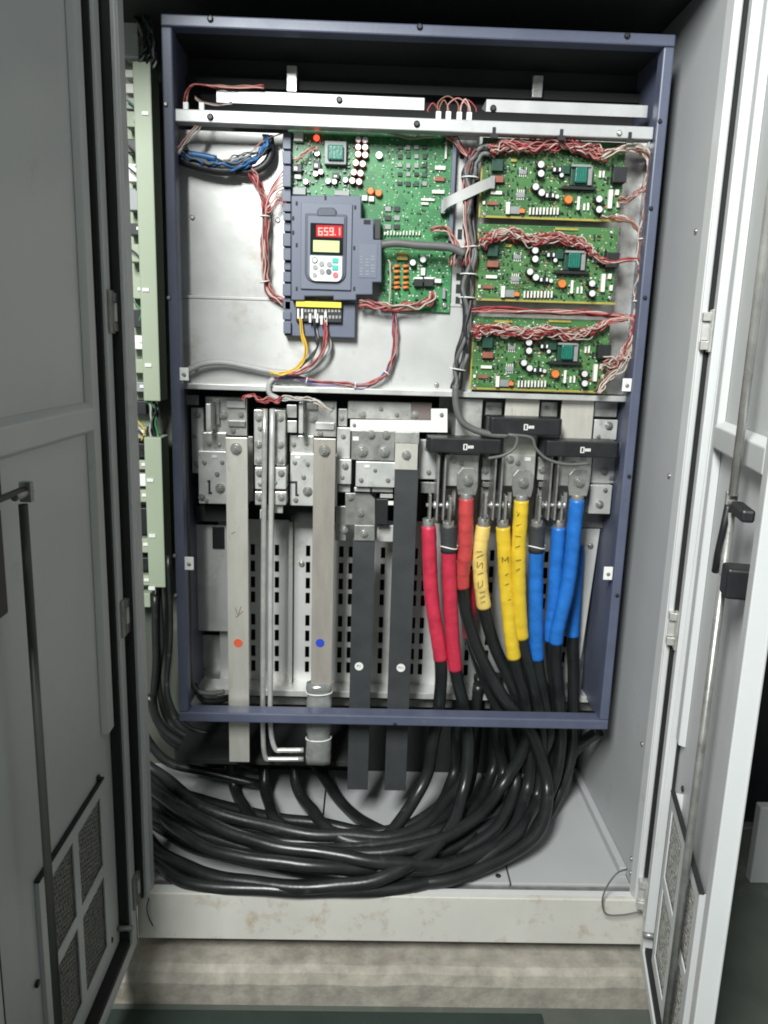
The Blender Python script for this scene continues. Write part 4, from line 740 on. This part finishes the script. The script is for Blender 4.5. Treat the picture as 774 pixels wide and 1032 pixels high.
bundle('plug_wires', 'pale pink wires hanging from the two left plugs on the white rail', 'wires', py_(.025, (203, 112), (200, 126), (190, 138), (182, 148), (178, 154)), 3, .005, .0016, [WW, WP, WGL], 1, .6, seed=53)
bundle('plug_wires', 'brown red wires looping behind the left end of the white rail', 'wires', py_(.05, (187, 104), (188, 94), (193, 85), (205, 84), (225, 87), (246, 87), (266, 88)), 4, .004, .0016, [WBR, WP, WR], 4, .5, seed=54)
bundle('plug_wires', 'thin brown wires between the two left plugs behind the rail', 'wires', py_(.04, (203, 104), (197, 98), (205, 104), (222, 106), (234, 104)), 2, .002, .0014, [WGL, WBR], 2, .5, seed=56)
pw = thing('plug_wires', 'red brown wires arching between the four middle plugs on the rail', 'wires', at(457, 112, .02))
for i, (a, b, h) in enumerate(((441, 462, 97), (451, 472, 99), (463, 480, 101), (442.5, 452.5, 101), (464, 474, 100), (440, 432, 104))): MB().tube(py_(.03, (a, 113), (a+1, h+6), ((a+b)/2, h), (b-1, h+7), (b, 113)), .0014, 5).build('wire', [WBR, WP, WR, WBR, WW, WR][i], pw)
bundle('plug_wires', 'pink wires dropping behind the rail right of the control board', 'wires', py_(.05, (446, 134), (456, 140), (466, 149), (474, 160)), 6, .008, .0015, PK, 1, .9, seed=55)
bundle('thin_wires', 'thin pale wires along the top edge of the control board', 'wires', py_(.055, (378, 133), (395, 135), (412, 139), (426, 138), (440, 137)), 2, .003, .0012, [WW, WP], 2, .8, seed=57)
tag(MB().tube(py_(.05, (256, 150), (264, 143), (274, 138), (286, 134)), .0014, 5).build('thin_wire', WP), 'single thin pink wire over the bunch of blue wires', 'wire')
bundle('board_wires', 'thin pink wires over the upper left corner of the control board', 'wires', py_(.05, (297, 162), (305, 156), (313, 151), (320, 148)), 4, .005, .0013, [WP, WW, WR], 1, .8, seed=58)
# ribbon
rb = thing('ribbon_cable', 'flat grey ribbon cable bridging control board and topmost driver board', 'ribbon cable', at(470, 195, .03))
A_ = [at(447, 199, .052), at(453, 197, .030), at(468, 190, .022), at(484, 182.5, .026), at(496, 178, .040)]; B_ = [at(446.5, 214, .052), at(453, 208, .030), at(470, 200.5, .022), at(486, 193, .026), at(497, 188.5, .040)]
A_ = smooth_path(A_, 5); B_ = smooth_path(B_, 5); n = len(A_); k = MB(); off = Vector((0, .0014, 0))
k.add(A_+B_+[v+off for v in A_]+[v+off for v in B_], [(i, i+1, n+i+1, n+i) for i in range(n-1)]+[(2*n+i, 3*n+i, 3*n+i+1, 2*n+i+1) for i in range(n-1)]+[(i, 2*n+i, 2*n+i+1, i+1) for i in range(n-1)]+[(n+i, n+i+1, 3*n+i+1, 3*n+i) for i in range(n-1)])
k.build('ribbon', RIBBON, rb); MB().pbox(444.5, 201, 449, 215, .050, .016).build('plug', FERR, rb, .001); MB().pbox(494, 177, 499, 190, .036, .014).build('plug', FERR, rb, .001)
# grey conduits on the left of the lower half
tag(MB().tube(py_(.10, (183, 400), (186, 450), (188, 500), (190, 560), (191, 620), (191, 670), (196, 694), (212, 699), (226, 697)), .006, 8, 6).build('conduit', WG), 'slim grey conduit down the inside of the left frame leg', 'conduit')
tag(MB().tube(py_(.14, (196, 690), (204, 705), (222, 706), (236, 700)), .008, 8, 6).build('conduit', WBK), 'black hose stub beside the foot of the orange dotted bus bar', 'hose')

# ================================================================== power cables
def power_cable(label, tmat, sleeve, rest, lug=None, r=.0150, group='taped power cables', dark=False, collar=False):
    S = P3(sleeve); R = P3(rest) if rest else []; allp = S+R
    t = thing('power_cable', label, 'power cable', S[0], group); ns = len(S)
    Q = 26; P = smooth_path(allp, Q); cut = (ns-1)*Q
    L = sum((P[i+1]-P[i]).length for i in range(cut)); nb = max(2, int(L/.035))
    MB().tube(P[:cut+1], r*1.10, 16, 1, radii=lambda f: 1+.05*((f*nb) % 1)+.03*noise.noise(Vector((f*9, S[0].x*40, 0)))).build('tape_sleeve', tmat, t)
    J = P[max(cut-4, 0):cut]+P[cut::3]+P[-1:]; W2 = wobble(J, .009, len(label)*2.3); MB().tube([p.lerp(w, min(1, max(0, (i-6)/20))) for i, (p, w) in enumerate(zip(J, W2))], r, 16, 1).build('jacket', CABLED if dark else CABLE, t)
    d = (P[0]-P[1]).normalized()
    if lug == 'front':
        p = P[0]; w = .0235; y = p.y-.006; z0 = p.z+.008
        k = MB(); k.prism([(p.x-w*.85, z0), (p.x+w*.85, z0), (p.x+w, z0+.02), (p.x+w, z0+.048), (p.x+w*.55, z0+.062), (p.x-w*.55, z0+.062), (p.x-w, z0+.048), (p.x-w, z0+.02)], y, y+.006)
        k.cyl(P[0]-d*.012, d, r*1.0, .024, 14); lg = k.build('lug', STEELD, t, .0015)
        b = link('bolt', BOLT['bolt', 'dull'], lg, loc=Vector((p.x, y-.0003, z0+.033))); b.scale = (.0125,)*3
    elif lug == 'edge':
        p = P[0]; k = MB().cyl(p-d*.012, d, r*.9, .030, 14); k.add([(p.x+q*.0028+s*.004, yy, p.z+zz) for s in (0,) for q in (-1, 1) for yy, zz in ((p.y-.018, .016), (p.y+.018, .016), (p.y+.018, .075), (p.y-.018, .075))], [(0, 1, 2, 3), (7, 6, 5, 4), (0, 4, 5, 1), (1, 5, 6, 2), (2, 6, 7, 3), (3, 7, 4, 0)])
        k.build('lug', STEELD, t, .001)
    if collar:
        MB().tube([P[0]+(P[0]-P[3]).normalized()*.006, P[0], P[5], P[9]], r*1.22, 14, 2).build('heatshrink_collar', SLEEVE, t)
        q = P[7]; MB().tube([q+Vector((math.cos(a/10*6.283)*r*1.29, math.sin(a/10*6.283)*r*1.29, .003*math.cos(a))) for a in range(11)], .0016, 5, 1).build('cable_tie', WHITEP, t)
    return t
FL = CZ+.016
power_cable('leftmost red taped cable nearest the black bus bars', REDT, ((432, 530, 'y', .06), (435, 600, 'y', .06), (444, 665, 'y', .055)), ((443, 705, 'y', .062), (437, 745, 'y', .065), (424, 795, 'y', .045), (390, 842, 'z', -.255), (330, 866, 'z', -.272), (255, 864, 'z', -.272), (195, 842, 'z', -.26), (165, 812, 'z', -.24), (145, 780, 'y', .20)), 'edge')
power_cable('red taped cable with black collar and white tie at its top', REDT, ((452, 533, 'y', .045), (453.5, 600, 'y', .05), (459, 675, 'y', .055)), ((467, 710, 'y', .065), (472, 745, 'y', .065), (466, 797, 'y', .03), (440, 852, 'z', -.245), (385, 886, 'z', -.275), (300, 894, 'z', -.292), (215, 882, 'z', -.295), (165, 860, 'z', -.29), (135, 830, 'z', -.28)), 'edge', collar=True)
power_cable('short bright red taped cable bolted by a flat lug', REDT2, ((470, 502, 'y', .045), (469, 550, 'y', .05), (466, 592, 'y', .065)), ((476, 640, 'y', .075), (504, 697, 'y', .06), (538, 745, 'y', .062), (551, 792, 'y', .04), (543, 835, 'z', -.24), (505, 868, 'z', -.282), (430, 889, 'z', FL), (330, 880, 'z', FL), (230, 862, 'z', FL), (175, 842, 'z', FL), (140, 815, 'z', -.28)), 'front')
power_cable('small red taped end showing behind the other red cables', REDT, ((474, 575, 'y', .13), (473, 604, 'y', .12), (474, 641, 'y', .12)), ((492, 692, 'y', .13), (515, 740, 'y', .13), (521, 790, 'y', .10), (498, 838, 'z', -.26), (430, 866, 'z', FL), (330, 852, 'z', FL), (230, 833, 'z', FL), (170, 812, 'z', FL), (136, 800, 'z', -.29)), None)
power_cable('pale yellow taped cable with dark handwriting', YELP, ((487, 530, 'y', .06), (483.5, 565, 'y', .06), (488, 612, 'y', .065)), ((500, 655, 'y', .085), (520, 700, 'y', .09), (534, 745, 'y', .10), (534, 795, 'y', .08), (508, 845, 'z', -.255), (435, 876, 'z', -.275), (330, 874, 'z', -.285), (225, 850, 'z', -.285), (165, 825, 'z', -.27), (134, 806, 'z', -.25)), 'edge')
power_cable('long yellow taped cable between pale yellow and front yellow ones', YELT, ((507, 531, 'y', .06), (511, 600, 'y', .058), (518, 663, 'y', .055)), ((528, 702, 'y', .075), (530, 745, 'y', .085), (505, 795, 'y', .07), (455, 843, 'z', -.235), (370, 862, 'z', -.255), (270, 852, 'z', -.245), (195, 826, 'z', -.225), (160, 800, 'z', -.20), (132, 776, 'y', .12)), 'edge')
power_cable('yellow taped cable hanging from a flat lug', YELT, ((525.5, 504, 'y', .045), (522.5, 570, 'y', .05), (526, 643, 'y', .06)), ((538, 690, 'y', .075), (546, 745, 'y', .09), (540, 800, 'y', .085), (520, 840, 'z', -.245), (450, 880, 'z', -.30), (350, 893, 'z', FL), (240, 888, 'z', FL), (180, 872, 'z', FL), (140, 845, 'z', FL)), 'front')
power_cable('blue taped cable with black collar and white tie', BLUT, ((541, 532, 'y', .05), (540, 600, 'y', .06), (541.5, 664, 'y', .07)), ((548, 705, 'y', .09), (552, 745, 'y', .10), (530, 795, 'y', .12), (480, 838, 'z', -.27), (390, 850, 'z', FL), (280, 838, 'z', FL), (200, 815, 'z', FL), (160, 800, 'z', FL), (132, 790, 'z', FL)), 'edge', collar=True)
power_cable('blue taped cable between the collared one and the flat-lug one', BLUT, ((563, 531, 'y', .075), (559, 600, 'y', .08), (555, 645, 'y', .085)), ((560, 700, 'y', .105), (562, 745, 'y', .12), (548, 795, 'y', .12), (500, 832, 'z', -.29), (420, 856, 'z', FL), (310, 845, 'z', FL), (215, 828, 'z', FL), (135, 806, 'z', FL)), 'edge')
power_cable('long blue taped cable hanging from a flat lug by the frame', BLUT, ((581.5, 503, 'y', .045), (573, 585, 'y', .055), (560, 648, 'y', .06)), ((563, 700, 'y', .085), (566, 745, 'y', .10), (556, 795, 'y', .10), (520, 842, 'z', -.285), (440, 872, 'z', -.27), (340, 862, 'z', -.24), (250, 845, 'z', -.23), (185, 815, 'z', -.21), (155, 790, 'y', .09), (132, 772, 'y', .14)), 'front')
power_cable('blue taped end showing behind the long blue cable', BLUT, ((582, 550, 'y', .13), (579, 600, 'y', .13), (577, 641, 'y', .13)), ((578, 695, 'y', .13), (577, 745, 'y', .14), (566, 795, 'y', .15), (540, 830, 'z', -.30), (470, 850, 'z', FL), (370, 838, 'z', FL), (280, 825, 'z', FL), (200, 806, 'z', FL), (134, 792, 'z', FL)), None)
# marker writing on the yellow tapes
pm = [o for o in bpy.data.objects if o.get('label') == 'pale yellow taped cable with dark handwriting'][0]; pn_ = [o for o in bpy.data.objects if str(o.get('label')).startswith('long yellow taped')][0]; po_ = [o for o in bpy.data.objects if o.get('label') == 'yellow taped cable hanging from a flat lug'][0]
def marks(parent, Y, strokes):
    for s in strokes: MB().tube(py_(Y, *s), .0006, 4, 4).build('marker_stroke', WBK, parent)
marks(pm, .0415, [((480, 556), (486, 556)), ((480, 562), (487, 559)), ((481, 566), (481, 572), (486, 567), (486, 573)), ((481, 579), (487, 577)), ((482, 586), (482, 592), (486, 590), (486, 585)), ((483, 597), (489, 596)), ((483, 603), (489, 600)), ((484, 607), (489, 606))])
marks(pn_, .040, [((506, 561), (506, 567)), ((506, 561), (509, 565), (512, 561), (512, 567)), ((509, 580), (512, 578)), ((509, 590), (513, 588)), ((512, 605), (515, 604))])
marks(po_, .030, [((521, 515), (523, 520)), ((520, 530), (526, 528)), ((519, 540), (525, 541)), ((519, 552), (524, 550)), ((520, 565), (525, 564)), ((520, 575), (524, 573)), ((521, 520), (528, 513))])
# loops without coloured ends, rising behind the shelf
for i, (lab, pts) in enumerate((('black cable diving from under the shelf, leftmost of the rising loops', ((228, 745, 'y', .28), (232, 770, 'y', .24), (238, 800, 'y', .20), (256, 828, 'z', -.28), (300, 846, 'z', FL), (380, 850, 'z', FL), (470, 842, 'z', FL), (535, 815, 'z', FL))),
        ('black cable diving from under the shelf, beside the slim conductor rods', ((272, 742, 'y', .28), (268, 770, 'y', .22), (268, 800, 'y', .16), (283, 832, 'z', -.27), (330, 852, 'z', -.285), (400, 852, 'z', -.29), (485, 846, 'z', -.295), (550, 806, 'y', .16))),
        ('black cable diving from under the shelf below the wrapped bar foot', ((292, 742, 'y', .28), (296, 768, 'y', .22), (303, 800, 'y', .15), (325, 833, 'z', -.25), (365, 850, 'z', -.26), (420, 846, 'z', -.265), (490, 826, 'z', -.26), (540, 780, 'y', .15), (552, 742, 'y', .17), (550, 690, 'y', .17))),
        ('black cable diving from under the shelf between the two sleeved bars', ((306, 742, 'y', .32), (322, 778, 'y', .26), (350, 815, 'y', .15), (388, 838, 'z', -.275), (430, 846, 'z', FL), (480, 838, 'z', FL))),
        ('black cable slanting right behind the lower frame corner', ((604, 736, 'y', .12), (590, 748, 'y', .14), (575, 765, 'y', .15), (566, 800, 'y', .18), (540, 822, 'z', FL))),
        ('outermost low black loop resting by the sill', ((505, 858, 'z', FL), (450, 884, 'z', FL), (380, 897, 'z', FL), (290, 897, 'z', FL), (200, 890, 'z', FL), (160, 872, 'z', FL), (135, 855, 'z', FL))),
        ('black cable lying high on the left side of the coil', ((484, 690, 'y', .16), (478, 742, 'y', .16), (466, 785, 'y', .13), (420, 836, 'z', -.25), (330, 842, 'z', -.25), (250, 828, 'z', -.24), (195, 808, 'z', -.22), (165, 782, 'y', .16), (134, 762, 'y', .2))),
        ('black cable in the middle of the coil pile', ((502, 690, 'y', .17), (500, 742, 'y', .17), (506, 790, 'y', .14), (462, 850, 'z', -.275), (380, 872, 'z', -.27), (300, 872, 'z', -.255), (220, 858, 'z', -.25), (175, 835, 'z', -.24), (150, 808, 'y', .1), (130, 790, 'y', .13))))):
    simple_cable('coiled_cable', lab, 'power cable', P3(pts), .0148, CABLE if i % 2 else CABLED, 14, 8, 'black cables coiled on the cabinet floor')
for k, nm in enumerate(('nearest the shelf', 'second from the shelf', 'nearest the sill')):
    simple_cable('coiled_cable', 'plain black inner loop of the coil heap, '+nm, 'power cable', P3(((462+20*k, 680, 'y', .195), (460+20*k, 735, 'y', .195), (456+19*k, 785, 'y', .18-.01*k), (425+18*k, 826+2*k, 'z', -.25), (345+12*k, 842+6*k, 'z', -.275+.006*k), (255+4*k, 836+9*k, 'z', -.28+.009*k), (190, 816+10*k, 'z', -.265+.008*k), (128, 786+10*k, 'z', -.25))), .0138, (CABLED, CABLE)[k % 2], 14, 8, 'black cables coiled on the cabinet floor')
# small loose wires at the sill
tag(MB().tube(P3(((632, 876, 'y', -.17), (622, 880, 'y', -.19), (612, 893, 'y', -.195), (607, 908, 'y', -.20), (611, 921, 'y', -.20), (628, 922, 'y', -.20), (648, 918, 'y', -.20))), .0018, 6, 6).build('earth_wire', WG), 'thin dark earth wire looping over the right end of the sill', 'wire')
tag(MB().tube(P3(((150, 905, 'y', -.19), (148, 915, 'y', -.20), (150, 925, 'y', -.20), (154, 933, 'y', -.20))), .0014, 5, 5).build('wire_scrap', WBK), 'tiny black wire scrap at the left end of the sill', 'wire')
